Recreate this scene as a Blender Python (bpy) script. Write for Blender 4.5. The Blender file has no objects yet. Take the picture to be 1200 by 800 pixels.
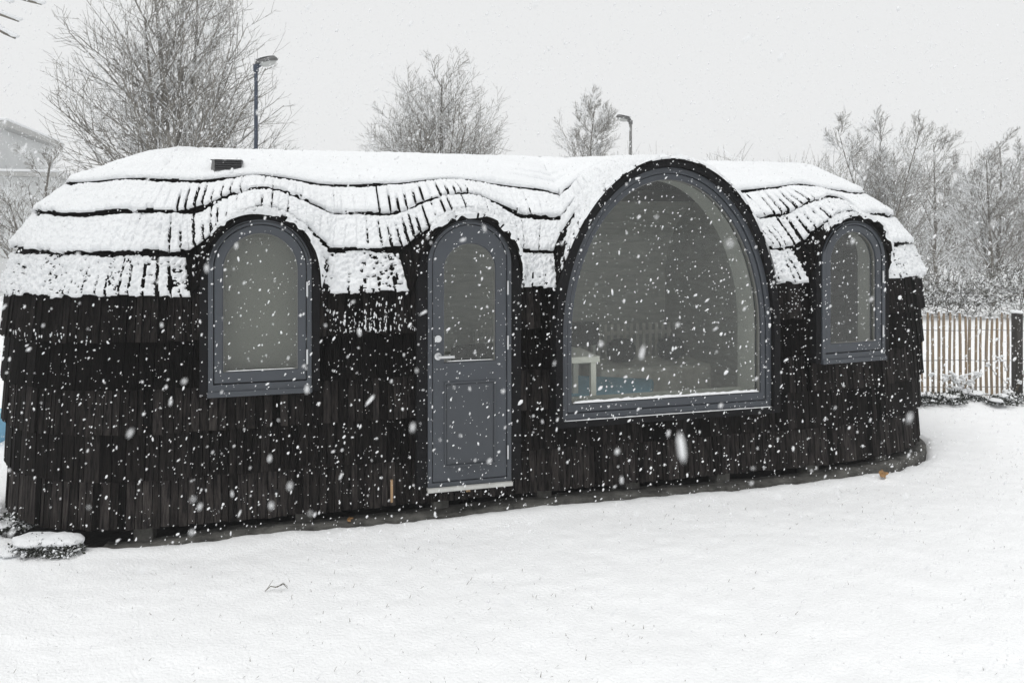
import bpy, math, random
import numpy as np
from mathutils import Vector, Matrix

R = math.radians
PI = math.pi
S = bpy.context.scene
C = S.collection

# ------------------------------------------------------------------ camera
cam_d = bpy.data.cameras.new('camera')
cam = bpy.data.objects.new('camera', cam_d); C.objects.link(cam)
cam.location = (0, 0, 2.10); cam.rotation_euler = (R(90), 0, 0)
cam_d.sensor_width = 36; cam_d.lens = 27; cam_d.shift_y = -0.1125
cam_d.clip_start = 0.05; cam_d.clip_end = 600
cam_d.dof.use_dof = True; cam_d.dof.focus_distance = 6.2; cam_d.dof.aperture_fstop = 4.6
S.camera = cam
# ------------------------------------------------------------------ overcast sky
W = bpy.data.worlds.new('World'); S.world = W; W.use_nodes = True
nt = W.node_tree; nt.nodes.clear()
SUN_EL, SUN_AZ = R(68), R(215)
sky = nt.nodes.new('ShaderNodeTexSky'); sky.sky_type = 'NISHITA'; sky.sun_disc = False
sky.sun_elevation = SUN_EL; sky.sun_rotation = SUN_AZ; sky.dust_density = 4
hs = nt.nodes.new('ShaderNodeHueSaturation'); hs.inputs['Saturation'].default_value = 0.06
cl = nt.nodes.new('ShaderNodeMix'); cl.data_type = 'RGBA'; cl.inputs[0].default_value = 0.88
cl.inputs[7].default_value = (8.55, 8.63, 8.67, 1)
bg = nt.nodes.new('ShaderNodeBackground'); bg.inputs[1].default_value = 0.10
wo = nt.nodes.new('ShaderNodeOutputWorld')
nt.links.new(sky.outputs[0], hs.inputs['Color']); nt.links.new(hs.outputs[0], cl.inputs[6])
nt.links.new(cl.outputs[2], bg.inputs[0]); nt.links.new(bg.outputs[0], wo.inputs[0])
# ------------------------------------------------------------------ soft sun behind the cloud
sd = bpy.data.lights.new('sun', 'SUN'); sd.energy = 1.1; sd.angle = R(40); sd.color = (1, .985, .96)
sun = bpy.data.objects.new('sun', sd); C.objects.link(sun)
# sun direction: azimuth measured like the sky node
sv = Vector((math.sin(SUN_AZ) * math.cos(SUN_EL), math.cos(SUN_AZ) * math.cos(SUN_EL), math.sin(SUN_EL)))
sun.rotation_euler = sv.to_track_quat('Z', 'Y').to_euler()
S.view_settings.view_transform = 'Standard'; S.view_settings.look = 'None'
S.view_settings.exposure = 0.06; S.view_settings.gamma = 1.0
S.cycles.volume_bounces = 1
S.cycles.max_bounces = 8; S.cycles.transparent_max_bounces = 16

# ------------------------------------------------------------------ materials
def mat(name, col, rough=.7, metal=0, var=0, scale=8, bump=0, bscale=40, stretch=(1, 1, 1), spec=.5, tone=False, col2=None):
    m = bpy.data.materials.new(name); m.use_nodes = True
    n = m.node_tree; p = n.nodes['Principled BSDF']
    p.inputs['Roughness'].default_value = rough; p.inputs['Metallic'].default_value = metal
    p.inputs['Specular IOR Level'].default_value = spec
    p.inputs['Base Color'].default_value = (*col, 1)
    tc = n.nodes.new('ShaderNodeTexCoord'); mp = n.nodes.new('ShaderNodeMapping')
    mp.inputs['Scale'].default_value = stretch
    n.links.new(tc.outputs['Object'], mp.inputs[0])
    src = None
    if var or col2:
        no = n.nodes.new('ShaderNodeTexNoise'); no.inputs['Scale'].default_value = scale
        no.inputs['Detail'].default_value = 6; no.inputs['Roughness'].default_value = .65
        n.links.new(mp.outputs[0], no.inputs['Vector'])
        mx = n.nodes.new('ShaderNodeMix'); mx.data_type = 'RGBA'
        c2 = col2 or [c * (1 + var) for c in col]; c1 = col if col2 else [c * (1 - var) for c in col]
        mx.inputs[6].default_value = (*c1, 1); mx.inputs[7].default_value = (*c2, 1)
        cr = n.nodes.new('ShaderNodeMapRange'); cr.inputs[1].default_value = .35; cr.inputs[2].default_value = .65
        n.links.new(no.outputs[0], cr.inputs[0]); n.links.new(cr.outputs[0], mx.inputs[0])
        src = mx.outputs[2]
        if tone:
            at = n.nodes.new('ShaderNodeAttribute'); at.attribute_name = 'tone'
            ml = n.nodes.new('ShaderNodeMix'); ml.data_type = 'RGBA'; ml.blend_type = 'MULTIPLY'; ml.inputs[0].default_value = 1
            n.links.new(src, ml.inputs[6]); n.links.new(at.outputs['Color'], ml.inputs[7]); src = ml.outputs[2]
        n.links.new(src, p.inputs['Base Color'])
    if bump:
        nb = n.nodes.new('ShaderNodeTexNoise'); nb.inputs['Scale'].default_value = bscale; nb.inputs['Detail'].default_value = 5
        n.links.new(mp.outputs[0], nb.inputs['Vector'])
        b = n.nodes.new('ShaderNodeBump'); b.inputs['Strength'].default_value = .8; b.inputs['Distance'].default_value = bump
        n.links.new(nb.outputs[0], b.inputs['Height']); n.links.new(b.outputs[0], p.inputs['Normal'])
    return m

def snowed(name, col, thresh=.35, snowcol=(.86, .88, .9), nscale=6, rough=.8, soft=.15):
    """a surface whose upward faces carry snow (broken up by noise)"""
    m = mat(name, col, rough, var=.3, scale=5)
    n = m.node_tree; p = n.nodes['Principled BSDF']
    src = p.inputs['Base Color'].links[0].from_socket
    g = n.nodes.new('ShaderNodeNewGeometry'); sx = n.nodes.new('ShaderNodeSeparateXYZ')
    n.links.new(g.outputs['Normal'], sx.inputs[0])
    tc = n.nodes.new('ShaderNodeTexCoord'); no = n.nodes.new('ShaderNodeTexNoise'); no.inputs['Scale'].default_value = nscale
    no.inputs['Detail'].default_value = 3
    n.links.new(tc.outputs['Object'], no.inputs['Vector'])
    a = n.nodes.new('ShaderNodeMath'); a.operation = 'MULTIPLY_ADD'; a.inputs[1].default_value = 1.4; a.inputs[2].default_value = -.7
    n.links.new(no.outputs[0], a.inputs[0])
    s = n.nodes.new('ShaderNodeMath'); s.operation = 'ADD'
    n.links.new(sx.outputs[2], s.inputs[0]); n.links.new(a.outputs[0], s.inputs[1])
    r = n.nodes.new('ShaderNodeMapRange'); r.inputs[1].default_value = thresh - soft; r.inputs[2].default_value = thresh + soft
    n.links.new(s.outputs[0], r.inputs[0])
    mx = n.nodes.new('ShaderNodeMix'); mx.data_type = 'RGBA'; mx.inputs[7].default_value = (*snowcol, 1)
    n.links.new(r.outputs[0], mx.inputs[0]); n.links.new(src, mx.inputs[6]); n.links.new(mx.outputs[2], p.inputs['Base Color'])
    return m

M = {}
M['snow'] = mat('snow', (.82, .835, .85), .65, var=.02, scale=3, bump=.012, bscale=70, spec=.3)
M['ground_snow'] = mat('ground_snow', (.91, .92, .93), .7, var=.015, scale=2, bump=.011, bscale=60, spec=.25)
M['flake'] = mat('flake', (.80, .81, .82), .6, spec=.2)
M['char'] = mat('charred_wood', (.0018, .0016, .0018), .78, scale=9, stretch=(6, 6, .6), bump=.005, bscale=22, tone=True, col2=(.0125, .0110, .0102), spec=.05)
M['black'] = mat('black_board', (.006, .006, .007), .7, var=.3, bump=.002, spec=.15)
M['dark'] = mat('near_black_boarding', (.008, .008, .008), .9)  # even near-black for the backing shell and the floor plate
M['slate'] = mat('slate_grey_paint', (.050, .057, .068), .42, var=.07, scale=4, bump=.0006, bscale=90, spec=.45)
M['slate2'] = mat('slate_grey_panel', (.046, .052, .061), .5, var=.06, scale=5, bump=.0006, bscale=60)
M['alu'] = mat('brushed_metal', (.62, .63, .64), .32, metal=.9, var=.05)
M['trim'] = mat('pale_threshold', (.50, .50, .48), .45, var=.1)
M['gasket'] = mat('grey_gasket', (.20, .20, .19), .5)
M['blind'] = mat('grey_blind_cloth', (.15, .153, .14), .9, var=.05, scale=4)
M['seal'] = mat('rubber_seal', (.02, .02, .02), .7)
M['reveal'] = mat('olive_reveal', (.40, .405, .385), .6, var=.08, scale=3)
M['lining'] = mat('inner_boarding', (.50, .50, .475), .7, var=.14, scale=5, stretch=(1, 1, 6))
M['lining_shaded'] = mat('shade_darkened_boarding', (.13, .125, .115), .7, var=.2, scale=5, stretch=(1, 1, 6))  # lining colour darkened to put shade into the end room
M['added_partition'] = mat('added_partition_boarding', (.34, .34, .32), .7, var=.12, scale=5, stretch=(1, 1, 6))
M['floor'] = mat('inner_floor', (.32, .29, .24), .6, var=.2)
M['vent'] = mat('vent_plastic', (.03, .03, .032), .6)
M['ventside'] = mat('vent_cheek', (.14, .14, .14), .6)
M['concrete'] = mat('footing_concrete', (.085, .083, .076), .9, var=.55, scale=7, bump=.01, bscale=25)
M['soil'] = mat('bare_soil', (.022, .02, .018), .95, var=.5, scale=9, bump=.02, bscale=12)
M['rawwood'] = mat('split_pale_wood', (.38, .25, .14), .8, var=.3, scale=20, stretch=(4, 4, .5))
M['leafbrown'] = mat('dead_leaf', (.30, .17, .07), .8, var=.3, scale=20)
M['twig'] = mat('dead_grass', (.10, .085, .06), .9, var=.4)
M['bark'] = snowed('snowy_hazed_bark', (.15, .138, .12), .20, nscale=5)  # snow on bark; bark colour also lightened to stand in for haze
M['bark2'] = snowed('snowy_hazed_twigs', (.20, .188, .168), .10, nscale=9)  # snowy twigs, with colour and snow cover paled in place of haze
M['hedge'] = snowed('snowy_hedge_twigs', (.07, .068, .055), .45, nscale=14)
M['shrub'] = snowed('snowy_leaves', (.028, .032, .024), .55, nscale=9)
M['paling'] = mat('chestnut_paling', (.30, .215, .13), .85, var=.35, scale=12, stretch=(3, 3, .5), col2=(.22, .19, .16))
M['post'] = mat('dark_post', (.04, .036, .033), .85, var=.4, stretch=(3, 3, .5))
M['wire'] = mat('fence_wire', (.22, .22, .22), .5, metal=.6)
M['render'] = mat('pale_render', (.62, .63, .63), .85, var=.05, scale=1.2, bump=.004, bscale=30)
M['eave'] = mat('grey_eave_board', (.42, .42, .41), .7, var=.1)
M['poleblue'] = mat('navy_pole_paint', (.028, .04, .065), .5, var=.25, scale=12)
M['polegrey'] = mat('weathered_pole', (.17, .17, .165), .6, var=.25, scale=9)
M['lamphead'] = mat('lamp_housing', (.11, .11, .11), .45, var=.15)
M['lens'] = mat('lamp_cover', (.45, .46, .45), .3)
M['white'] = mat('white_laminate', (.78, .78, .74), .4)
M['blue'] = mat('blue_blanket', (.22, .46, .64), .85, var=.08, scale=20, bump=.003)
M['darkfab'] = mat('dark_upholstery', (.035, .033, .033), .9, var=.2)
M['slat'] = mat('pale_slat', (.68, .66, .62), .7, var=.15)

def glass(name, f0):
    m = bpy.data.materials.new(name); m.use_nodes = True; n = m.node_tree; n.nodes.clear()
    o = n.nodes.new('ShaderNodeOutputMaterial'); t = n.nodes.new('ShaderNodeBsdfTransparent'); g = n.nodes.new('ShaderNodeBsdfGlossy')
    t.inputs[0].default_value = (.93, .94, .92, 1); g.inputs[0].default_value = (.94, .95, .94, 1); g.inputs['Roughness'].default_value = .015
    lw = n.nodes.new('ShaderNodeFresnel'); lw.inputs[0].default_value = 1.5
    ge = n.nodes.new('ShaderNodeNewGeometry'); io = n.nodes.new('ShaderNodeMath'); io.operation = 'MULTIPLY_ADD'
    io.inputs[1].default_value = -(1.5 - 1 / 1.5); io.inputs[2].default_value = 1.5
    n.links.new(ge.outputs['Backfacing'], io.inputs[0]); n.links.new(io.outputs[0], lw.inputs[0])   # both faces reflect like the front of a pane
    ma = n.nodes.new('ShaderNodeMath'); ma.operation = 'MULTIPLY_ADD'; ma.inputs[1].default_value = .95; ma.inputs[2].default_value = f0
    mx = n.nodes.new('ShaderNodeMixShader')
    n.links.new(lw.outputs[0], ma.inputs[0]); n.links.new(ma.outputs[0], mx.inputs[0])
    n.links.new(t.outputs[0], mx.inputs[1]); n.links.new(g.outputs[0], mx.inputs[2]); n.links.new(mx.outputs[0], o.inputs[0])
    return m
M['glass'] = glass('double_glazing', .0)

# ------------------------------------------------------------------ helpers
def tag(o, label=None, cat=None, group=None, kind=None):
    if label: o['label'] = label
    if cat: o['category'] = cat
    if group: o['group'] = group
    if kind: o['kind'] = kind
    return o
def empty(name, loc=(0, 0, 0), rz=0):
    o = bpy.data.objects.new(name, None); C.objects.link(o); o.location = loc; o.rotation_euler = (0, 0, rz)
    o.empty_display_size = .2
    return o
def mk(name, V, F, m, parent=None, smooth=False, bevel=0):
    me = bpy.data.meshes.new(name); me.from_pydata([tuple(map(float, v)) for v in V], [], F); me.update()
    me.materials.append(m)
    if smooth: me.polygons.foreach_set('use_smooth', [True] * len(me.polygons))
    o = bpy.data.objects.new(name, me); C.objects.link(o)
    if parent: o.parent = parent
    if bevel:
        b = o.modifiers.new('bevel', 'BEVEL'); b.width = bevel; b.segments = 2; b.limit_method = 'ANGLE'; b.angle_limit = R(35)
    return o
class MB:
    def __init__(s): s.v = []; s.f = []
    def add(s, V, F):
        b = len(s.v); s.v.extend([tuple(v) for v in V]); s.f.extend([tuple(b + i for i in f) for f in F]); return s
    def box(s, x0, x1, y0, y1, z0, z1, mtx=None):
        V = [Vector(p) for p in ((x0, y0, z0), (x1, y0, z0), (x1, y1, z0), (x0, y1, z0), (x0, y0, z1), (x1, y0, z1), (x1, y1, z1), (x0, y1, z1))]
        if mtx: V = [mtx @ p for p in V]
        return s.add(V, [(0, 3, 2, 1), (4, 5, 6, 7), (0, 1, 5, 4), (1, 2, 6, 5), (2, 3, 7, 6), (3, 0, 4, 7)])
    def tube(s, pts, rad, k=8, cap=True):
        pts = [Vector(p) for p in pts]
        if not hasattr(rad, '__len__'): rad = [rad] * len(pts)
        V = []; F = []
        for i, p in enumerate(pts):
            d = (pts[min(i + 1, len(pts) - 1)] - pts[max(i - 1, 0)]).normalized()
            a = d.cross(Vector((.31, .17, .93)) if abs(d.z) < .9 else Vector((1, .1, 0))).normalized(); b = d.cross(a)
            for j in range(k):
                t = 2 * PI * j / k; V.append(p + rad[i] * (math.cos(t) * a + math.sin(t) * b))
        for i in range(len(pts) - 1):
            for j in range(k):
                F.append((i * k + j, i * k + (j + 1) % k, (i + 1) * k + (j + 1) % k, (i + 1) * k + j))
        if cap: F.append(tuple(range(k))[::-1]); F.append(tuple((len(pts) - 1) * k + j for j in range(k)))
        return s.add(V, F)
    def build(s, name, m, parent=None, smooth=False, bevel=0): return mk(name, s.v, s.f, m, parent, smooth, bevel)

def hash2(ix, iy, seed):
    h = (ix.astype(np.int64) * 374761393 + iy.astype(np.int64) * 668265263 + seed * 974634777) & 0xffffffff
    h = ((h ^ (h >> 13)) * 1274126177) & 0xffffffff
    return ((h ^ (h >> 16)) & 0xffffff) / float(0xffffff)
def vnoise(x, y, seed=0):
    ix = np.floor(x); iy = np.floor(y); fx = x - ix; fy = y - iy
    fx = fx * fx * (3 - 2 * fx); fy = fy * fy * (3 - 2 * fy)
    a = hash2(ix, iy, seed); b = hash2(ix + 1, iy, seed); c = hash2(ix, iy + 1, seed); d = hash2(ix + 1, iy + 1, seed)
    return (a * (1 - fx) + b * fx) * (1 - fy) + (c * (1 - fx) + d * fx) * fy - .5
def fbm(x, y, seed=0, o=3):
    r = 0; a = 1
    for i in range(o): r = r + a * vnoise(x * 2 ** i + 17.3 * i, y * 2 ** i + 5.1 * i, seed + i); a *= .5
    return r
def sstep(a, b, x):
    t = np.clip((x - a) / (b - a), 0, 1); return t * t * (3 - 2 * t)
def grid_faces(nr, nc, keep=None):
    F = []
    for i in range(nr - 1):
        for j in range(nc - 1):
            if keep is None or keep[i, j]:
                a = i * nc + j; F.append((a, a + 1, a + nc + 1, a + nc))
    return F
def compact(V, F):
    used = sorted({i for f in F for i in f}); mp = {o: n for n, o in enumerate(used)}
    return [V[i] for i in used], [tuple(mp[i] for i in f) for f in F]

# ------------------------------------------------------------------ cabin geometry (local: u along the front, v into depth, z up)
TH = math.atan(900 / 3300.)
ORG = Vector((-0.3236, 5.6, 0))
UL, UR, D, NE = -1.95, 2.95, 1.3, 2.3
_i = [-.2, -.1, 0, .05, .13, .32, .61, 1.1, 1.29]
_aL = [1.57, 1.47, 1.37, 1.34, 1.305, 1.17, .97, .375, .15]
_aR = [2.05, 1.95, 1.855, 1.835, 1.775, 1.625, 1.375, .89, .7]
_t = np.linspace(0, PI / 2, 600)
def _arc(a):
    x = a * np.sin(_t) ** (2 / NE); y = D * (1 - np.cos(_t) ** (2 / NE))
    return np.concatenate([[0], np.cumsum(np.hypot(np.diff(x), np.diff(y)))])
ARL, ARR = _arc(1.37), _arc(1.855)
QL, QR = UL - ARL[-1], UR + ARR[-1]
def surf(q, i):
    q = np.asarray(q, float); i = np.broadcast_to(np.asarray(i, float), q.shape)
    tl = np.interp(UL - q, ARL, _t); tr = np.interp(q - UR, ARR, _t)
    aL = np.interp(i, _i, _aL); aR = np.interp(i, _i, _aR)
    pw = 2 / NE
    u = np.where(q < UL, UL - aL * np.sin(tl) ** pw, np.where(q > UR, UR + aR * np.sin(tr) ** pw, q))
    t = np.where(q < UL, tl, np.where(q > UR, tr, 0))
    v = D - (D - i) * np.clip(np.cos(t), 0, 1) ** pw
    return u, v
BI = [None, 0, .13, .32, .61, 1.1, 1.29]
BZ = [None, 1.65, 1.95, 2.22, 2.44, 2.655, 2.69]
SM = [-1.433, .008, 3.29]; QS = .52; WS = [None, .40, .47, .52, .52, .52, .52]
BG = 1.588; QB = .80; WB = [None, .912, .88, .76, .68, .66, .70]
T0 = math.acos((1.65 - 1.27) / 1.35)
DIP = [None, 0, .02, .05, .08, .05, 0]
def E_(k, q, plain=False):
    """lower edge of roof course k at nominal position q -> (x,y,z)"""
    q = np.asarray(q, float)
    i = np.full(q.shape, BI[k], float); z = np.full(q.shape, BZ[k], float)
    if plain:
        u, v = surf(q, i); return np.stack([u, v, z], -1)
    kn = [QL, -2.2]; kv = [QL, -2.2]
    for c, Q, w in ((SM[0], QS, WS[k]), (SM[1], QS, WS[k]), (BG, QB, WB[k]), (SM[2], QS, WS[k])):
        kn += [c - Q, c + Q]; kv += [c - w, c + w]
    kn += [4.1, QR]; kv += [4.1, QR]
    qq = np.interp(q, kn, kv)
    for c in SM:
        x = (q - c) / QS; m = np.abs(x) < 1; xm = np.clip(x, -1, 1); t = xm * PI / 2
        cc = np.clip(np.cos(t), 0, 1); ss = np.sin(t)
        if k == 1:
            qq = np.where(m, c + WS[1] * np.sign(ss) * np.abs(ss) ** .85, qq)
            z = np.where(m, 1.62 + .565 * cc ** .8, z); i = np.where(m, -.09 * (1 - np.abs(xm) ** 8), i)
        elif k == 2: z = np.where(m, BZ[2] + .29 * cc ** 1.2, z); i = np.where(m, BI[2] - .12 * cc, i)
        elif k == 3: z = np.where(m, BZ[3] + .15 * cc ** 1.5, z); i = np.where(m, BI[3] - .10 * cc, i)
        elif k == 4: z = np.where(m, BZ[4] + .04 * cc ** 2, z); i = np.where(m, BI[4] - .05 * cc, i)
    x = (q - BG) / QB; m = np.abs(x) < 1; xm = np.clip(x, -1, 1); cc = np.clip(np.cos(xm * PI / 2), 0, 1)
    if k == 1:
        t = xm * T0
        qq = np.where(m, BG + .95 * np.sin(t), qq); z = np.where(m, 1.27 + 1.35 * np.cos(t), z)
        i = np.where(m, -.12 * (1 - np.abs(xm) ** 8), i)
    elif k < 6:
        dist = np.clip(np.abs(q - BG) - QB, 0, None)
        dp = DIP[k] * np.exp(-(dist / .22))
        e0 = BZ[k] - DIP[k]; top = [0, 0, 2.63, 2.648, 2.668, 2.685][k]; pwr = [0, 0, .75, .8, .9, 1][k]
        z = np.where(m, e0 + (top - e0) * cc ** pwr, z - dp)
    u, v = surf(qq, i)
    # gentle sag and wander of hand laid courses
    wob = .010 * np.sin(q * 2.3 + k * 1.7) + .006 * np.sin(q * 5.9 + k)
    if 1 < k < 6: z = z + np.where(m, 0, wob)
    return np.stack([u, v, z], -1)
def relax(q):
    """how far a course stands off the one below: closes up where rows run over the big hood"""
    x = np.abs((np.asarray(q) - BG) / QB)
    return .040 * (1 - .95 * (1 - sstep(.62, .95, x)) * (x < 1)) - .006 + .008 * vnoise(np.asarray(q) * 2.1, np.asarray(q) * 0 + 1, 5)
def unit(a): return a / np.maximum(np.linalg.norm(a, axis=-1, keepdims=True), 1e-9)
def frame_(k, q, plain=False):
    """bottom point, top point and outward normal of course k at q"""
    b = E_(k, q, plain); t = E_(k + 1, q, plain)
    e = 2e-3; qa = np.clip(q - e, QL, QR); qb = np.clip(q + e, QL, QR)
    tq = (E_(k, qb, plain) + E_(k + 1, qb, plain)) - (E_(k, qa, plain) + E_(k + 1, qa, plain))
    n = unit(np.cross(tq, t - b))
    return b, t, n
rng = np.random.RandomState(7)
random.seed(5)
cabin = empty('garden_cabin', ORG, TH)
tag(cabin, 'long black garden cabin of charred wooden shingles with rounded ends and humped roof', 'cabin')

def flip(P):
    P = np.array(P); P[..., 1] = 2 * D - P[..., 1]; return P

# ---- roof shingles
JOINTS = {}; EXT = {}
rv, rf, rt = [], [], []
def plank(V8, tone, vs=None, fs=None, ts=None, inv=False):
    vs = rv if vs is None else vs; fs = rf if fs is None else fs; ts = rt if ts is None else ts
    b = len(vs); vs.extend([tuple(p) for p in V8])
    F = [(0, 1, 3, 2), (4, 6, 7, 5), (0, 4, 5, 1), (1, 5, 7, 3), (0, 2, 6, 4), (2, 3, 7, 6)]
    for f in F: fs.append(tuple(b + i for i in (f[::-1] if inv else f)))
    ts.extend([tone] * 8)
def tone_(base=1.0, s=.4):
    return max(.3, base * (1 + random.gauss(0, s) * .8))
def joint_list(w0=.055, w1=.095):
    j = [QL]
    while j[-1] < QR - .04:
        x = j[-1]; near = min(abs(x - c) for c in SM) < .55
        j.append(min(QR, x + (random.uniform(.045, .07) if near else (random.uniform(.035, .055) if abs(x - BG) < QB and w0 < .06 else random.uniform(w0, w1)))))
    return np.array(j)
for plain in (False, True):
    for k in range(1, 5):
        J = joint_list()
        if not plain: JOINTS[k] = J
        qa = J[:-1] + .0015; qb = J[1:] - .0015
        ba, ta, na = frame_(k, qa, plain); bb, tb, nb = frame_(k, qb, plain)
        n = unit(na + nb); N = len(qa)
        off = rng.uniform(0, .008, N)[:, None]; ext = rng.uniform(-.012, .014, N)[:, None]
        if not plain: EXT[k] = ext[:, 0]
        da = unit(ba - ta); db = unit(bb - tb)
        B0 = ba + da * ext + n * off; B1 = bb + db * ext + n * off
        ro = (.045 if plain else relax((qa + qb) / 2)[:, None]); Tt0 = ta - n * ro - da * .03; Tt1 = tb - n * ro - db * .03
        th = .02
        A = np.stack([B0, B1, Tt0, Tt1, B0 - n * th, B1 - n * th, Tt0 - n * th, Tt1 - n * th], 1)
        if plain: A = flip(A)
        for r in range(N): plank(A[r], tone_(), inv=plain)
def shingle_obj(name, vs, fs, ts):
    o = mk(name, vs, fs, M['char'], cabin)
    at = o.data.color_attributes.new('tone', 'FLOAT_COLOR', 'POINT')
    a = np.ones((len(vs), 4), np.float32); a[:, :3] = np.array(ts)[:, None]
    at.data.foreach_set('color', a.ravel()); return o
shingle_obj('roof_shingles', rv, rf, rt)

# ---- wall shingles
WZ = [.10, .42, .73, 1.03, 1.34, 1.65]; WIN = [.05, .035, .015, 0, 0, 0]
ADDED_REAR = [(-.5, .52, .42, 1.60), (1.12, .29, .42, 1.60)]  # unseen rear window openings, added to let daylight into the interior
OPEN = [(SM[0], .385, .955, 1.70), (SM[1], .365, .215, 1.70), (BG, .948, .60, 1.70), (SM[2], .385, .955, 1.70)]
def cuts(q0, q1, z0, z1, ops=OPEN):
    out = [(q0, q1, z0, z1)]
    for c, w, a, b in ops:
        nx = []
        for (p0, p1, y0, y1) in out:
            if p1 <= c - w or p0 >= c + w or y1 <= a or y0 >= b: nx.append((p0, p1, y0, y1)); continue
            if p0 < c - w: nx.append((p0, c - w, y0, y1)); p0 = c - w
            if p1 > c + w: nx.append((c + w, p1, y0, y1)); p1 = c + w
            if y0 < a: nx.append((p0, p1, y0, a))
            if y1 > b and b < 1.65: nx.append((p0, p1, b, y1))
        out = nx
    return out
wv, wf, wt = [], [], []
for plain in (False, True):
    for r in range(5):
        ridg = r % 2 == 0; J = joint_list(.042, .068) if ridg else joint_list(.075, .125); courset = [3.2, 1.3, 2.2, .5, 1.6][r]
        for a, b in zip(J[:-1], J[1:]):
            tn = tone_(courset, .5); off = random.uniform(0, .013 if ridg else .006); ext = random.uniform(-.005, .006); tlt = random.gauss(0, .006 if ridg else .003)
            for (p0, p1, y0, y1) in (cuts(a + .003, b - .003, WZ[r], WZ[r + 1] + .03) if not plain else cuts(a + .003, b - .003, WZ[r], WZ[r + 1] + .03, ADDED_REAR)):
                if p1 - p0 < .006: continue
                f = lambda y: (y - WZ[r]) / (WZ[r + 1] - WZ[r])
                ins = lambda y: WIN[r] + (WIN[r + 1] - WIN[r]) * f(y) + (.046 if ridg else .042) * f(y) - off
                P = []
                lo = y0 - ext if y0 == WZ[r] else y0
                for dd in (0, .022):
                    for y in (lo, y1):
                        for q in (p0, p1):
                            u, v = surf(q, ins(max(y, y0)) + dd + (tlt if q == p0 else -tlt)); P.append((float(u), float(v), y))
                P = np.array(P); P = P[[0, 1, 2, 3, 4, 5, 6, 7]]
                if plain: P = flip(P)
                plank(P, tn, wv, wf, wt, inv=plain)
shingle_obj('wall_shingles', wv, wf, wt)

for rc, rw, ra, rb_ in ADDED_REAR:
    b_ = MB()
    y1_ = 2 * D
    b_.box(rc - rw - .03, rc - rw + .04, y1_ - .08, y1_ + .045, ra - .03, rb_ + .03); b_.box(rc + rw - .04, rc + rw + .03, y1_ - .08, y1_ + .045, ra - .03, rb_ + .03)
    b_.box(rc - rw + .041, rc + rw - .041, y1_ - .08, y1_ + .04, ra - .03, ra + .04); b_.box(rc - rw + .041, rc + rw - .041, y1_ - .08, y1_ + .04, rb_ - .04, rb_ + .03)
    rf_ = b_.build('window', M['slate'], cabin)  # added rear frame, out of view, there only to light the room
    MB().box(rc - rw + .042, rc + rw - .042, y1_ - .01, y1_ - .003, ra + .041, rb_ - .041).build('pane', M['glass'], rf_)
# ---- backing shell (boarding under the shingles)
mb = MB()
def strip(q0, q1, z0, z1, ins, fl=False):
    n = max(1, int((q1 - q0) / .08)); qs = np.linspace(q0, q1, n + 1)
    P = []
    for d in (0, .05):
        for z in (z0, z1):
            u, v = surf(qs, ins + d); p = np.stack([u, v, np.full(n + 1, z)], -1); P.append(flip(p) if fl else p)
    V = np.concatenate(P); m = n + 1
    F = []
    for j in range(n):
        F += [(j, j + 1, m + j + 1, m + j), (2 * m + j, 3 * m + j, 3 * m + j + 1, 2 * m + j + 1)]
    mb.add(V, F)
for (a, b, c, d) in cuts(QL, QR, .12, 1.68, [(SM[0], .34, .99, 1.7), (SM[1], .31, .25, 1.7), (BG, .90, .65, 1.7), (SM[2], .34, .99, 1.7)]):
    strip(a, b, c, d, .115)
for (a, b, c, d) in cuts(QL, QR, .12, 1.68, ADDED_REAR): strip(a, b, c, d, .115, True)
qs = np.linspace(QL, QR, 420)
for plain in (False, True):
    rows = []
    for k in range(1, 6):
        b, t, n = frame_(k, qs, plain); rows.append(b - n * .062)
    rows.append(E_(6, qs, plain) - np.array([0, 0, .05]))
    V = np.array(rows)
    if plain: V = flip(V)
    mb.add(V.reshape(-1, 3), grid_faces(6, len(qs)))
o = mb.build('inner_boarding', M['dark'], cabin)

# underside plate + floor + inner lining
def outline(ins, n=60):
    qs = np.linspace(QL, QR, n); u, v = surf(qs, ins)
    f = list(zip(u, v)); bk = [(a, 2 * D - b) for a, b in f][::-1]
    return f + bk[1:-1]
def slab(name, ins, z0, z1, m, parent=None, wob=0):
    o_ = outline(ins); n = len(o_)
    if wob: o_ = [(a + random.uniform(-wob, wob), b + random.uniform(-wob, wob)) for a, b in o_]
    V = [(a, b, z0) for a, b in o_] + [(a, b, z1) for a, b in o_]
    F = [tuple(range(n))[::-1], tuple(range(n, 2 * n))] + [(i, (i + 1) % n, n + (i + 1) % n, n + i) for i in range(n)]
    return mk(name, V, F, m, parent)
slab('floor', .07, .13, .28, M['dark'], cabin)
slab('floor_boards', .14, .283, .30, M['floor'], cabin)
li = [(.19, .30), (.19, 1.6), (.30, 1.92), (.48, 2.14), (.80, 2.32), (1.28, 2.44)]
mb = MB(); mbd = MB()
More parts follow.
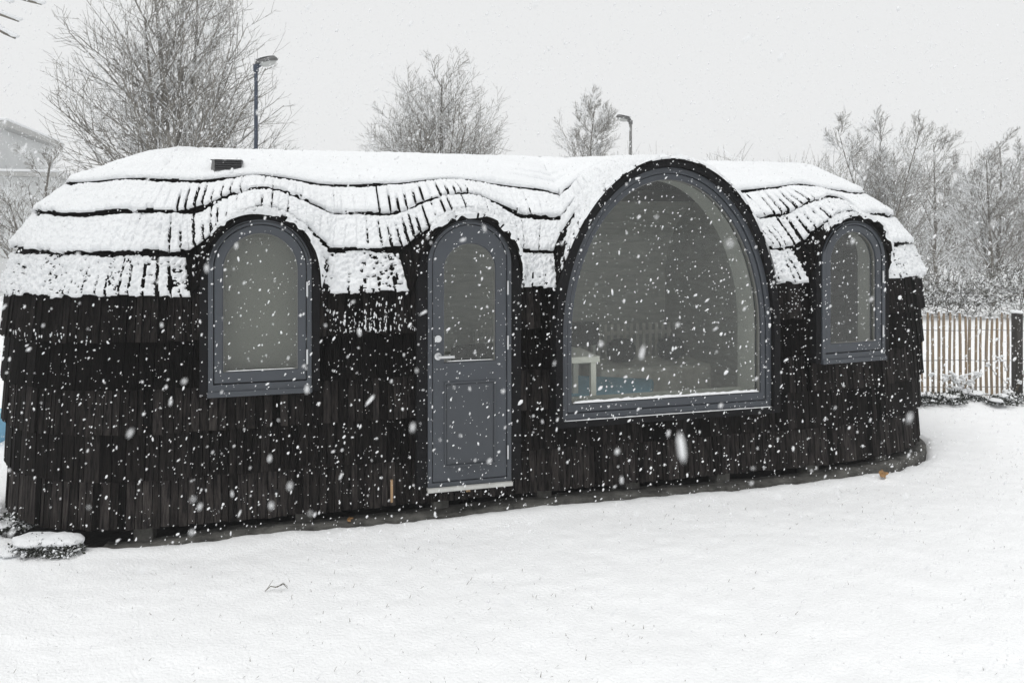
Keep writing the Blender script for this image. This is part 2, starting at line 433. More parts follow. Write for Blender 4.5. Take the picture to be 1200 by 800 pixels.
for fl in (False, True):
    for a, b in zip(li[:-1], li[1:]):
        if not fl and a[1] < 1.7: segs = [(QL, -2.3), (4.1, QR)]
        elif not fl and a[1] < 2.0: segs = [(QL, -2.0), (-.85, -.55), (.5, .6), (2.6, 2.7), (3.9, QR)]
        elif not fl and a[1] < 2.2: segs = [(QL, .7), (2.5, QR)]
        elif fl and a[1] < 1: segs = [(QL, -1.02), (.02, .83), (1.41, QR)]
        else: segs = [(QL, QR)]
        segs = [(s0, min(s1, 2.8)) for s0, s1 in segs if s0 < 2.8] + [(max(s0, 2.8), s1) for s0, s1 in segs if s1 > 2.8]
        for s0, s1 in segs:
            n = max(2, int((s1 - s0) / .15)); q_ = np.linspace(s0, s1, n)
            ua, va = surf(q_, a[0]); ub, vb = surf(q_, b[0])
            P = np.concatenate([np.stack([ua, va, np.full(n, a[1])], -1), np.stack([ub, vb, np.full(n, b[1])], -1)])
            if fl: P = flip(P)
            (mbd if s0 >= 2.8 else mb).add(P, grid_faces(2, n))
mbd.build('end_room_lining', M['lining_shaded'], cabin)
mb.build('inner_lining', M['lining'], cabin)

prof = [(a, b) for a, b in li] + [(2 * D - a, b) for a, b in li[::-1]]
npf = len(prof); V = [(2.78, a, b) for a, b in prof] + [(2.82, a, b) for a, b in prof]
mk('added_partition', V, [tuple(range(npf))[::-1], tuple(range(npf, 2 * npf))] + [(i, (i + 1) % npf, npf + (i + 1) % npf, npf + i) for i in range(npf)], M['added_partition'], cabin)  # added wall that keeps the big window's light out of the end room
# ------------------------------------------------------------------ windows and door
def arch(hw, zb, spring, rise, n=28, p=1.0):
    """closed outline (x,z), starting lower left, counter-clockwise seen from the front"""
    pts = [(-hw, zb), (-hw * .33, zb), (hw * .33, zb), (hw, zb)]
    for j in range(1, 5): pts.append((hw, zb + (spring - zb) * j / 5))
    for j in range(n + 1):
        t = PI * j / n; c, s = math.cos(t), math.sin(t)
        pts.append((hw * math.copysign(abs(c) ** p, c), spring + rise * abs(s) ** p))
    for j in range(4, 0, -1): pts.append((-hw, zb + (spring - zb) * j / 5))
    return pts
def ring(outer, inner, y0, y1):
    n = len(outer); V = []
    for y in (y0, y1):
        V += [(x, y, z) for x, z in outer] + [(x, y, z) for x, z in inner]
    F = []
    for i in range(n):
        j = (i + 1) % n
        F += [(i, j, n + j, n + i), (2 * n + i, 3 * n + i, 3 * n + j, 2 * n + j), (i, 2 * n + i, 2 * n + j, j), (n + i, n + j, 3 * n + j, 3 * n + i)]
    return MB().add(V, F)
def plate(outl, y0, y1):
    n = len(outl); V = [(x, y0, z) for x, z in outl] + [(x, y1, z) for x, z in outl]
    return MB().add(V, [tuple(range(n)), tuple(range(n, 2 * n))[::-1]] + [(i, n + i, n + (i + 1) % n, (i + 1) % n) for i in range(n)])
def place(o, c, rz=0, dv=0):
    u, v = surf(c, 0.0); o.location = (float(u), float(v) + dv, 0); o.rotation_euler = (0, 0, rz); return o
def off_part(name, mbx, m, par, **k):
    return mbx.build(name, m, par, **k)

def small_window(c, rz, lab, blind=False):
    # part object is the fixed frame; sash, pane, hinges are sub-parts
    hw = .332
    fr = ring(arch(hw, .985, 1.82, .325), arch(hw - .032, 1.045, 1.82, .293), -.055, .05).build('window', M['slate'], cabin, bevel=.003)
    fr['label'] = lab
    place(fr, c, rz)
    ring(arch(hw - .036, 1.052, 1.82, .289), arch(hw - .092, 1.125, 1.80, .253), -.048, .03).build('sash', M['slate'], fr, bevel=.006)
    ring(arch(hw - .0925, 1.1255, 1.80, .2525), arch(hw - .097, 1.131, 1.80, .248), -.030, .0).build('seal', M['gasket'], fr)
    plate(arch(hw - .094, 1.127, 1.80, .251), -.018, -.012).build('pane', M['glass'], fr)
    s = MB().box(-hw - .004, hw + .004, -.072, -.02, .965, 1.0, None).build('sill', M['slate'], fr, bevel=.003)
    for z in (1.16, 1.62):
        MB().tube([(hw - .030, -.062, z), (hw - .030, -.062, z + .10)], .0075, 8).build('hinge', M['alu'], fr, smooth=False)
    ring(arch(hw - .034, 1.05, 1.82, .29), arch(hw - .052, 1.07, 1.82, .272), .052, .20).build('reveal', M['reveal'], fr)
    if blind: plate(arch(hw - .056, 1.075, 1.82, .268), .10, .106).build('roller_blind', M['blind'], fr)
    place(ring(arch(.386, .972, 1.62, .55, p=.85), arch(hw + .0015, .980, 1.82, .3265), -.043, .16).build('arch_surround', M['black'], cabin, bevel=.003), c, rz)
    return fr
small_window(SM[0], 0, 'round-topped slate grey window left of the door', True)
small_window(SM[2], R(4.5), 'round-topped slate grey window at the right end')

# door
dr = ring(arch(.308, .235, 1.84, .305), arch(.277, .266, 1.84, .274), -.055, .05).build('door', M['slate'], cabin, bevel=.003)
place(dr, SM[1])
ring(arch(.273, .270, 1.84, .270), arch(.190, 1.12, 1.79, .185), -.047, .0).build('door_leaf', M['slate'], dr, bevel=.004)
ring(arch(.189, 1.121, 1.79, .184), arch(.184, 1.126, 1.79, .179), -.028, .0).build('seal', M['gasket'], dr)
plate(arch(.188, 1.122, 1.79, .183), -.016, -.010).build('pane', M['glass'], dr)
pn = MB()
for (x0, x1, z0, z1) in ((-.190, .190, .372, .386), (-.190, .190, .968, .982), (-.190, -.176, .3865, .9675), (.176, .190, .3865, .9675)):
    pn.box(x0, x1, -.058, -.0475, z0, z1)
pn.build('panel_moulding', M['slate2'], dr, bevel=.004)
MB().box(-.172, .172, -.0515, -.0475, .392, .962).build('lower_panel', M['slate2'], dr, bevel=.003)
MB().box(-.150, .192, -.066, -.0585, .372, .384).build('weather_bar', M['slate2'], dr, bevel=.002)
MB().box(-.312, .312, -.085, -.02, .208, .2335).build('threshold', M['trim'], dr, bevel=.002)
hb = MB(); hb.tube([(-.235, -.048, 1.17), (-.235, -.058, 1.17)], .026, 20); hb.tube([(-.235, -.056, 1.17), (-.235, -.105, 1.17)], .010, 12)
hb.tube([(-.240, -.103, 1.17), (-.125, -.103, 1.17)], .0105, 12)
hb.build('handle', M['alu'], dr)
lk = MB(); lk.tube([(-.235, -.048, 1.295), (-.235, -.060, 1.295)], .025, 20); lk.tube([(-.235, -.058, 1.295), (-.235, -.068, 1.295)], .011, 12)
lk.build('lock', M['alu'], dr)
for z in (.40, 1.20, 1.60):
    MB().tube([(.279, -.062, z), (.279, -.062, z + .10)], .0075, 8).build('hinge', M['alu'], dr)
ring(arch(.274, .30, 1.84, .271), arch(.258, .31, 1.84, .255), .052, .20).build('reveal', M['reveal'], dr)
place(ring(arch(.386, .240, 1.62, .55, p=.85), arch(.3095, .2365, 1.84, .3065), -.043, .16).build('arch_surround', M['black'], cabin, bevel=.003), SM[1])

# picture window
pw = ring(arch(.890, .655, 1.27, 1.285, 56), arch(.846, .700, 1.27, 1.241, 56), -.075, .05).build('picture_window', M['slate'], cabin, bevel=.004)
place(pw, BG)
ring(arch(.843, .703, 1.27, 1.238, 56), arch(.805, .765, 1.27, 1.192, 56), -.062, .03).build('sash', M['slate'], pw, bevel=.006)
ring(arch(.8045, .7655, 1.27, 1.1915, 56), arch(.799, .771, 1.27, 1.186, 56), -.040, .0).build('seal', M['gasket'], pw)
plate(arch(.803, .767, 1.27, 1.19, 56), -.022, -.014).build('pane', M['glass'], pw)
MB().box(-.895, .895, -.105, -.02, .605, .652).build('sill', M['slate'], pw, bevel=.004)
ring(arch(.842, .71, 1.27, 1.236, 56), arch(.815, .74, 1.27, 1.205, 56), .052, .30).build('reveal', M['reveal'], pw)
place(ring(arch(.948, .607, 1.27, 1.345, 56), arch(.8915, .6535, 1.27, 1.2865, 56), -.115, .32).build('arch_surround', M['black'], cabin, bevel=.004), BG)
# snow lying on the picture window's bottom rail
def snow_bar(name, x0, x1, y0, y1, z, h, seed):
    n = 160; r = np.random.RandomState(seed); xs = np.linspace(x0, x1, n); V = []; k = 7
    hh = h * (1 + .5 * fbm(xs * 30, xs * 0 + 3, seed)) * np.clip(sstep(x0, x0 + .02, xs) * sstep(-x1, -x1 + .02, -xs), .1, 1)
    for x, a in zip(xs, hh):
        for j in range(k):
            t = PI * j / (k - 1); V.append((x, (y0 + y1) / 2 - math.cos(t) * (y1 - y0) / 2, z + a * math.sin(t)))
    return V, grid_faces(n, k)
LM = Matrix.Translation(ORG) @ Matrix.Rotation(TH, 4, 'Z')

# roof vent
vt = empty('roof_vent'); bpy.data.objects.remove(vt)
vb = MB()
vx0, vx1, vz0, vz1 = -1.83, -1.60, 2.50, 2.60
vb.box(vx0 + .04, vx1, .60, .95, vz0 - .08, vz0 + .012)
for j in range(5): vb.box(vx0 + .042, vx1 - .004, .585 + .004 * (j % 2), .615, vz0 + .016 + j * .017, vz0 + .028 + j * .017)
vb.box(vx0 + .042, vx1 - .004, .625, .93, vz0 + .013, vz1 - .006)
vo = vb.build('roof_vent', M['vent'], cabin)
MB().add([(vx0, .66, vz0 - .02), (vx0 + .039, .585, vz0 - .02), (vx0 + .039, .93, vz0 - .02), (vx0, .93, vz0 - .02),
          (vx0 + .012, .68, vz1), (vx0 + .039, .60, vz1), (vx0 + .039, .93, vz1), (vx0 + .012, .93, vz1)],
         [(0, 1, 5, 4), (1, 2, 6, 5), (2, 3, 7, 6), (3, 0, 4, 7), (4, 5, 6, 7), (3, 2, 1, 0)]).build('cheek', M['ventside'], vo)
# footings
for c in (-2.2, -1.15, -.18, .62, 1.35, 2.15, 3.0, 3.8):
    for vv in (.14, 2.3):
        u, v = surf(c, .12); y = float(v) if vv < 1 else 2 * D - float(v) - .12
        MB().box(float(u) - .06, float(u) + .06, y - .02, y + .12, -.03, .128).build('footing', M['concrete'], cabin, bevel=.008)
# pale splinters of raw wood on the lowest courses
def splinter(px, z0, z1, w):
    u = px; s0, s1 = surf(u, -.001 + .028 * 0)
    b = MB(); b.box(u - w / 2, u + w / 2, .018, .032, z0, z1); return b
sp = MB(); i_ = .05
sp.box(-.556, -.540, .010, .04, .135, .29)
sp.build('bare_wood_strip', M['rawwood'], cabin)
MB().box(-.01, .02, -.002, .03, .165, .20).build('door_stop', M['rawwood'], cabin)

# ------------------------------------------------------------------ snow on the roof
def snow_course(k, dq, ns, plain=False, T=.03, seed=1):
    q = np.arange(QL + .002, QR - .002, dq); b, t, n = frame_(k, q, plain)
    t = t - n * (.045 if plain else relax(q)[:, None])
    L = np.linalg.norm(t - b, axis=1)
    # smooth normals along q
    s = np.concatenate([[0, .0, .012, .03, .06], np.linspace(.09, 1.0, ns)])
    P = b[None] + (t - b)[None] * s[:, None, None]
    Lq = L.mean()
    nz = n[:, 2]; zone = np.zeros(len(q)); side = np.zeros(len(q))
    if not plain:
        for c in SM:
            x = (q - c) / QS; zz = (np.abs(x) < 1.05); zone = np.where(zz, 1, zone); side = np.where(zz, x, side)
        bigz = np.abs(q - BG) < QB
        side = np.where(bigz, (q - BG) / QB, side)
    else: bigz = np.zeros(len(q), bool)
    cov = sstep(.05, .30, nz)
    if k == 1: cov = np.where(zone == 0, np.maximum(cov, .93), cov)
    if k == 1 and not plain:
        cov = np.where((zone > 0) & (side < 0), np.clip(sstep(.40, .80, nz + .1 * (side > -.35)), .22, 1), cov)
        cov = np.where((zone > 0) & (side >= 0), .80 + .20 * sstep(.0, .3, nz), cov)
    if k == 2 and not plain:
        cov = np.where((zone > 0) & (side < -.2), np.clip(sstep(.12, .6, nz), .45, 1), cov)
    cov = np.where(bigz, np.where(side < 0, sstep(.12, .55, nz), sstep(.05, .3, nz)), cov)
    Q, SS = np.meshgrid(q, s)
    arc = SS * Lq
    h = T * (.9 + .5 * fbm(Q * 6, arc * 8, seed))
    lump = {1: .034, 2: .020, 3: .012, 4: .010}[k] * (1 + .5 * vnoise(Q * 2, arc * 2, seed + 70))
    h = h + lump * fbm(Q * 66, arc * 58, seed + 5, 2) + .006 * np.abs(vnoise(Q * 60 + 9, arc * 22, seed + 6))
    h = h - (1 - cov[None]) * (.036 + .050 * (fbm(Q * 34, arc * 24, seed + 9, 2) + .2))
    if plain: J = np.array([QL - 1])
    else: J = JOINTS[k]
    jr = np.random.RandomState(seed + 40); js = jr.uniform(0, 1, len(J))
    idx = np.clip(np.searchsorted(J, q), 1, len(J) - 1)
    dl = np.abs(q - J[idx - 1]); dr_ = np.abs(q - J[idx]); near = np.where(dl < dr_, idx - 1, idx); dj = np.minimum(dl, dr_)
    st = js[near]; jz = jr.uniform(0, 1, len(J))[near]
    # each shingle carries its own slightly different cushion of snow
    ph = jr.uniform(-1, 1, len(J) + 1)[idx]
    h = h + ({1: .004, 2: .003, 3: .0015, 4: 0}[k] * ph)[None]
    fanw = np.zeros(len(q))
    if not plain:
        for c in SM: fanw = np.maximum(fanw, np.exp(-((q - (c - .47)) / .24) ** 2) + .35 * np.exp(-((q - (c - .1)) / .3) ** 2))
    base = {1: .9, 2: .6, 3: .55, 4: .0}[k]
    lowgate = np.clip(.45 + 1.0 * vnoise(q * 1.4, q * 0 + k * 3.1, seed), .1, 1)
    strength = np.clip(base * lowgate * (.3 + .9 * (st > .45)) + fanw * (1.15 if k <= 3 else .2) * (.55 + .45 * st), 0, 1.2)
    wd = (.0042 + .0035 * np.clip(fanw, 0, 1))[None] * (1.25 - .75 * SS)
    notch = strength[None] * T * 1.45 * np.exp(-(dj[None] / wd) ** 2) * (1 - sstep(.25 + .5 * jz[None], .7 + .5 * jz[None], SS))
    h = h - notch
    if k < 4:
        sh = (.030 + .030 * fbm(Q * 3, Q * 0 + k, seed + 3)) * (1.35 if k == 1 else 1.0)
        sh = sh + (.070 if k < 3 else .015) * np.abs(vnoise(Q / .055, Q * 0, seed + 8)) * (.5 + vnoise(Q * 2, Q * 0, seed + 18))
        if not plain: sh = sh * (relax(q)[None] / .045)
        top = (1 - SS) * Lq
        h = h * sstep(.0, .03, top - sh + .012) - .004 * (top < sh)
    ex = np.zeros(len(q)) if plain else EXT[k][np.clip(idx - 1, 0, len(EXT[k]) - 1)] * (1 - .85 * bigz)
    lw = .026 * (1 + .5 * vnoise(Q * 25, Q * 0, seed + 31))
    lip = np.clip(arc / lw, 0, 1); hl = h * np.sqrt(np.clip(1 - (1 - lip) ** 2, 0, 1))
    h = np.where(h > 0, hl, h)
    Pn = P + n[None] * (h[:, :, None] + .008)
    dn = unit(b - t)
    Pn[0] = P[0] + n * -.002 + dn * (.004 + ex[:, None])
    droop = np.clip(vnoise(q * 9, q * 0, seed + 21) + .8 * vnoise(q * 31, q * 0, seed + 22), 0, 1)
    Pn[0] -= n * (.045 * (1 - bigz) * droop * (.2 + sstep(.2, .5, cov)))[:, None]
    Pn[2:5] += dn[None] * (ex * np.array([.8, .5, .2])[:, None])[:, :, None]
    Pn[1] = P[1] + n * (.3 * np.clip(h[3], 0, 1)[:, None] + .006) + dn * (ex + .010 + .020 * fbm(q * 34, q * 0, seed + 2) + .012 * vnoise(q * 7, q * 0, seed + 12))[:, None]
    if k >= 2: Pn[1:] += np.array([0, 0, .0])
    V = Pn
    if plain: V = flip(V)
    keep = (h[1:, 1:] > .0005) & (h[:-1, :-1] > -.004) & (h[1:, :-1] > .0005)
    keep[0] = h[3, :-1] > .002; keep[1] = keep[0]
    F = grid_faces(len(s), len(q), keep)
    if plain: F = [f[::-1] for f in F]
    return V.reshape(-1, 3), F
def snow_cap(dq, plain=False, seed=60):
    q = np.arange(QL + .002, QR - .002, dq)
    b4, t4, n4 = frame_(4, q, plain); P5 = E_(5, q, plain); P6 = E_(6, q, plain)
    rows = []; par = []
    s1 = np.concatenate([[0, 0, .012, .03, .06], np.linspace(.09, 1, 34)])
    for s in s1: rows.append(b4 + (P5 - b4) * s); par.append(s * .53)
    for s in np.linspace(.06, 1, 12): rows.append(P5 + (P6 - P5) * s); par.append(.53 + s * .19)
    P = np.array(rows); par = np.array(par)
    # soften the knee
    for _ in range(3): P[6:-1] = .25 * P[5:-2] + .5 * P[6:-1] + .25 * P[7:]
    Q, A = np.meshgrid(q, par)
    nn = n4[None] * (1 - sstep(.3, .6, A))[..., None] + np.array([0, 0, 1.]) * sstep(.3, .6, A)[..., None]; nn = unit(nn)
    T = .036 + .012 * sstep(.1, .5, A)
    h = T + .012 * fbm(Q * 3, A * 5, seed) + .008 * fbm(Q * 36, A * 36, seed + 4, 3)
    # a hidden course shows as a soft crease towards the valley beside the big hood
    if not plain:
        g = np.exp(-((q - (BG - QB - .02)) / .22) ** 2) + np.exp(-((q - (BG + QB + .05)) / .16) ** 2) * .6
        for a0, w in ((.17, 1.), (.30, .8)):
            d = (A - a0); h = h - .034 * w * g[None] * np.exp(-(d / .012) ** 2) + .012 * g[None] * w * sstep(-.1, 0, -d) * (d > 0) * (d < .1)
    lip = np.clip(A / .035, 0, 1); h = h * np.sqrt(np.clip(1 - (1 - lip) ** 2, 0, 1))
    V = P + nn * (h[..., None] + .008)
    dn = unit(b4 - t4)
    V[0] = P[0] - n4 * .002 + dn * .004
    V[1] = P[1] + n4 * .014 + dn * (.011 + .018 * fbm(q * 30, q * 0, 3) + .01 * vnoise(q * 6, q * 0, 4))[:, None]
    if plain: V = flip(V)
    F = grid_faces(len(par), len(q))
    if plain: F = [f[::-1] for f in F]
    return V.reshape(-1, 3), F
sv_, sf_ = [], []
def addp(V, F):
    b = len(sv_); V, F = compact([tuple(p) for p in V], F); sv_.extend(V); sf_.extend([tuple(b + i for i in f) for f in F])
for k, T in ((1, .017), (2, .025), (3, .029)): addp(*snow_course(k, .005, 44, T=T, seed=k * 11))
addp(*snow_cap(.009))
for k, T in ((1, .021), (2, .030), (3, .033)): addp(*snow_course(k, .03, 12, True, T=T, seed=k * 13))
addp(*snow_cap(.03, True))
# on the window rails and sills
for c, x, y0, y1, z, h, rz in ((BG, .79, -.058, -.030, .772, .016, 0), (BG, .885, -.104, -.078, .652, .004, 0), (SM[0], .22, -.046, -.034, 1.131, .004, 0), (SM[1], .17, -.046, -.030, 1.128, .004, 0)):
    V, F = snow_bar('s', -x, x, y0, y1, z, h, 3); u, v = surf(c, 0.)
    addp([(float(u) + a, float(v) + b, cc) for a, b, cc in V], F)
n_ = 150; kk = 6; tt = np.linspace(-.30, 1.28, n_); V = []
for t_ in tt:
    w_ = (.020 * (1 - .45 * max(0, t_) / 1.3)) * (1 + .5 * float(vnoise(np.array([t_ * 22.]), np.array([2.]), 6)[0])) * min(1, (1.29 - t_) * 6, (t_ + .31) * 5)
    for j in range(kk):
        a_ = PI * j / (kk - 1); rr_ = .002 + w_ * math.sin(a_)
        V.append((BG + (.953 + rr_) * math.sin(t_), -.118 + .035 - math.cos(a_) * .040, 1.27 + (1.35 + rr_) * math.cos(t_)))
addp(V, grid_faces(n_, kk))
# snow on top of the vent
V, F = snow_bar('s', vx0, vx1, .60, .96, vz1 - .004, .03, 9); addp(V, F)
V, F = snow_bar('s', -1.69, -1.645, .565, .59, vz0 + .0, .03, 4); addp(V, F)
rs = mk('roof_snow', sv_, sf_, M['snow'], smooth=True)
rs.location = ORG; rs.rotation_euler = (0, 0, TH)
tag(rs, 'thick white snow lying in rows along the shingle courses of the cabin roof', 'snow', kind='stuff')

# ---- small plaster of snow clinging to the wall shingles
def ico(sub=1):
    import bmesh
    bm = bmesh.new(); bmesh.ops.create_icosphere(bm, subdivisions=sub, radius=1)
    V = np.array([v.co[:] for v in bm.verts]); F = [tuple(v.index for v in f.verts) for f in bm.faces]; bm.free(); return V, F
IV, IF = ico(1)
def blobs(items, name, m, jitter=.25, seed=0):
    """items: (pos, (rx,ry,rz), Matrix3 or None)"""
    r = np.random.RandomState(seed); n = len(IV); V = np.zeros((len(items) * n, 3)); F = []
    base = np.array(IF)
    for a, (p, rad, mt) in enumerate(items):
        X = IV * (1 + r.uniform(-jitter, jitter, (n, 1))) * np.array(rad)
        if mt is not None: X = X @ mt.T
        V[a * n:(a + 1) * n] = X + np.array(p)
    F = (base[None] + (np.arange(len(items)) * n)[:, None, None]).reshape(-1, 3).tolist()
    return mk(name, V, F, m, smooth=True)
it = []
for _ in range(300):
    c = random.choice([0, 0, 0, 1, 2, 3, 3])
    if c == 0: q = random.gauss(-.72, .15); q = round(q / .035) * .035 + random.gauss(0, .006); z = 1.36 + random.random() ** 1.6 * .20
    elif c == 1: q = random.uniform(-3.2, -2.5); z = random.uniform(1.33, 1.40)
    elif c == 2: q = random.uniform(2.6, 2.85); z = random.uniform(1.34, 1.6)
    else: q = random.uniform(-2.9, 4.3); z = random.uniform(.3, 1.6)
    if min(abs(q - s_) - w_ for s_, w_, _a, _b in OPEN) < .02: continue
    u, v = surf(q, .0); it.append(((float(u), float(v) + .018 * 0 - .004, z), (random.uniform(.002, .006), .004, random.uniform(.004, .018 if c < 2 else .006)), None))
ws = blobs(it, 'wall_snow', M['snow'], .35, 3); ws.location = ORG; ws.rotation_euler = (0, 0, TH)
tag(ws, 'small specks and streaks of snow clinging to the black wall shingles', 'snow', kind='stuff')

# ------------------------------------------------------------------ ground
def axis(a, b, step, far, g=1.16):
    c = list(np.arange(a, b + 1e-6, step)); s = step; x = b
    while x < far: s *= g; x += s; c.append(x)
    s = step; x = a; l = []
    while x > -far: s *= g; x -= s; l.append(x)
    return np.array(l[::-1] + c)
xs = axis(-5.2, 7.0, .028, 135); ys = axis(1.9, 9.0, .028, 135)
X, Y = np.meshgrid(xs, ys)
ct, st_ = math.cos(TH), math.sin(TH)
U = (X - ORG.x) * ct + (Y - ORG.y) * st_; Vv = -(X - ORG.x) * st_ + (Y - ORG.y) * ct
def sd_out(U, Vv, ins):
    # approximate signed distance outside the plan (positive outside)
    y = np.abs(Vv - D) / (D - ins)
    aL = np.interp(ins, _i, _aL); aR = np.interp(ins, _i, _aR)
    x = np.where(U < UL, (UL - U) / aL, np.where(U > UR, (U - UR) / aR, 0))
    r = (np.abs(x) ** NE + y ** NE) ** (1 / NE)
    return (r - 1) * (D - ins)
dist = sd_out(U, Vv, .0) - .008 * sstep(1.2, 3.6, U) + .05 * fbm(X * 2.1, Y * 2.1, 71) + .03 * fbm(X * 9, Y * 9, 72)
Zg = .030 * fbm(X * .6, Y * .6, 1) + .007 * fbm(X * 2.6, Y * 4.2, 2) + .009 * fbm(X * 11, Y * 12, 3, 3)
near = sstep(14, 8, np.hypot(X, Y - 5)); Zg = Zg * (.25 + .75 * near)
Zg = Zg + .018 * np.exp(-((dist - .12) / .10) ** 2) - .085 * sstep(.045, -.02, dist)
# slight bank along the fence
Zg = Zg + .05 * np.exp(-((Y - 9.2) / .35) ** 2) * (X > 3)
g = mk('snow_ground', np.stack([X, Y, Zg], -1).reshape(-1, 3), grid_faces(len(ys), len(xs)), M['ground_snow'], smooth=True)
tag(g, 'smooth white snow covering the lawn around the cabin', kind='structure')
sl = slab('bare_soil', -.0, -.14, -.055, M['soil'], wob=.02); sl.location = ORG; sl.rotation_euler = (0, 0, TH)
tag(sl, 'dark bare soil under the cabin', kind='structure')
# footing kerb in curved lengths
q_ = np.linspace(-2.45, QR, 130)
V = []
for zz, ins in ((-.13, -.012), (.024, -.002), (.029, .02), (.029, .15), (-.13, .15)):
    u, v = surf(q_, ins - (.012 * sstep(1.2, 3.6, q_) if ins < .1 else 0)); w = .005 * np.array([random.uniform(-1, 1) for _ in q_]) + .012 * vnoise(q_ * 3.3, q_ * 0 + zz * 9, 8)
    V.append(np.stack([u, v - .012 + w, np.full(len(q_), zz) + w + .012 * np.sin(q_ * 2.1) - .05 * sstep(-1.5, -2.3, q_)], -1))
kb = mk('footing_kerb', np.array(V).reshape(-1, 3), grid_faces(5, len(q_)), M['concrete'])
kb.location = ORG; kb.rotation_euler = (0, 0, TH)
tag(kb, 'low weathered grey footing kerb running under the front edge of the cabin', 'kerb')

def at(px, y_, z):
    """point on height z for a direction of the photograph (only used while measuring the layout)"""
    Zd = (2.1 - z) * 900 / (y_ - 265.); return Vector(((px - 600) / 900. * Zd, Zd, z))
# grass tips through the snow
gt = MB(); r_ = random.Random(3)
for _ in range(2600):
    y = 2.9 + 4.8 * r_.random() ** .8; x = r_.uniform(-.72, .72) * y * 1.05
    uu = (x - ORG.x) * ct + (y - ORG.y) * st_; v2 = -(x - ORG.x) * st_ + (y - ORG.y) * ct
    if v2 > -.08 and uu < 4.7: continue
    if vnoise(np.array([x * 1.3]), np.array([y * 1.6]), 9)[0] < -.08 and r_.random() < .8: continue
    a = r_.uniform(0, 2 * PI); l = r_.uniform(.006, .024); t = r_.uniform(.3, 1.0); w = r_.uniform(.0010, .0022)
    d = Vector((math.cos(a) * t, math.sin(a) * t, .55)).normalized()
    s_ = Vector((-math.sin(a), math.cos(a), 0)) * w; p = Vector((x, y, .0 + r_.uniform(-.004, .010)))
    gt.add([p - s_, p + s_, p + d * l + s_ * .2 + Vector((0, 0, .002)), p + d * l - s_ * .2], [(0, 1, 2, 3)])
gt = gt.build('grass_tips', M['twig']); tag(gt, 'sparse tips of dead grass poking through the snow', 'grass', kind='stuff')
# twig
p = at(325, 690, .02); tw = MB()
tw.tube([p + Vector((-.07, .0, -.01)), p + Vector((-.045, .02, .008)), p + Vector((-.01, .0, .012)), p + Vector((.03, .02, .02)), p + Vector((.06, .0, .004))], [.002, .0025, .003, .0025, .0012], 6)
tw.tube([p + Vector((-.06, .0, 0)), p + Vector((-.03, .02, .045))], [.002, .0008], 5)
tw.tube([p + Vector((0, .0, .012)), p + Vector((.03, .01, .032)), p + Vector((.055, .01, .012))], [.0025, .002, .001], 5)
tag(tw.build('fallen_twig', M['twig']), 'thin forked brown twig lying on the snow in front of the cabin', 'twig')
# brown leaf at right
def leaf(name, p, s, lab, rx, rz):
    pts = []
    for j in range(22):
        t = 2 * PI * j / 22; rr = s * (.62 + .38 * abs(math.cos(2.5 * t)) ** 1.5) * (1 if j else 1.2)
        pts.append((rr * math.cos(t), rr * math.sin(t), .012 * math.cos(3 * t)))
    V = [(0, 0, .006)] + pts + [(x, y, z - .002) for x, y, z in [(0, 0, .006)] + pts]
    F = [(0, 1 + j, 1 + (j + 1) % 22) for j in range(22)] + [(23, 24 + (j + 1) % 22, 24 + j) for j in range(22)]
    o = mk(name, V, F, M['leafbrown']); o.location = p; o.rotation_euler = (rx, 0, rz)
    tag(o, lab, 'leaf'); return o
leaf('fallen_leaf', at(1035, 555, .050), .042, 'orange-brown dead leaf propped against the footing at the right end', R(60), .3)
leaf('fallen_leaf', at(410, 608, .035) + Vector((0, .0, 0)), .022, 'small orange-brown leaf scrap under the cabin between left window and door', R(70), 1)

# ------------------------------------------------------------------ low snowy plants
def leafy(name, boxes, n, ls, m, seed, parent=None):
    """scatter of small bent leaves through ellipsoids (cx,cy,cz,rx,ry,rz)"""
    r = random.Random(seed); b = MB()
    for cx, cy, cz, rx, ry, rz in boxes:
        for _ in range(n):
            d = Vector((r.gauss(0, 1), r.gauss(0, 1), r.gauss(0, 1))).normalized(); k = r.random() ** .35
            if d.z < -.1: d.z *= .3
            p = Vector((cx + d.x * rx * k, cy + d.y * ry * k, cz + d.z * rz * k))
            a = Vector((r.gauss(0, 1), r.gauss(0, 1), r.gauss(0, .6) + .3)).normalized()
            s = a.cross(Vector((r.gauss(0, 1), r.gauss(0, 1), r.gauss(0, 1)))).normalized(); l = ls * r.uniform(.5, 1.3)
            b.add([p, p + a * l * .5 + s * l * .3, p + a * l, p + a * l * .5 - s * l * .3], [(0, 1, 2), (0, 2, 3)])
    return b.build(name, m, parent)
def snowcap(name, lumps, m, seed, parent=None):
    r = np.random.RandomState(seed); V2, F2 = ico(3); vs = []; fs = []
    for cx, cy, cz, rx, ry, rz in lumps:
        X = V2 * (1 + .35 * fbm(V2[:, 0] * 2.5 + cx * 9 + V2[:, 2], V2[:, 1] * 2.5 + cy * 7, seed, 3))[:, None]
        X = X * np.array([rx, ry, rz]) + np.array([cx, cy, cz]); b = len(vs); vs += [tuple(p) for p in X]; fs += [tuple(b + i for i in f) for f in F2]
    o = mk(name, vs, fs, m, parent, smooth=True); o['kind'] = 'stuff'; return o
p = at(55, 652, 0.0)
sh = empty('low_shrub', p); tag(sh, 'low dark shrub under a thick cap of snow near the left end of the cabin', 'shrub')
leafy('foliage', [(-.06, .02, .04, .20, .11, .085), (.10, .0, .04, .14, .10, .085)], 2000, .022, M['shrub'], 4, sh)
snowcap('snow_cap', [(-.08, .03, .095, .16, .10, .034), (.07, .02, .100, .14, .09, .034), (-.22, .02, .035, .11, .09, .024)], M['snow'], 5, sh)
p = at(14, 628, 0.0)
sh = empty('low_plant', p); tag(sh, 'dark straggly plant at the left edge against the cabin foot', 'plant')
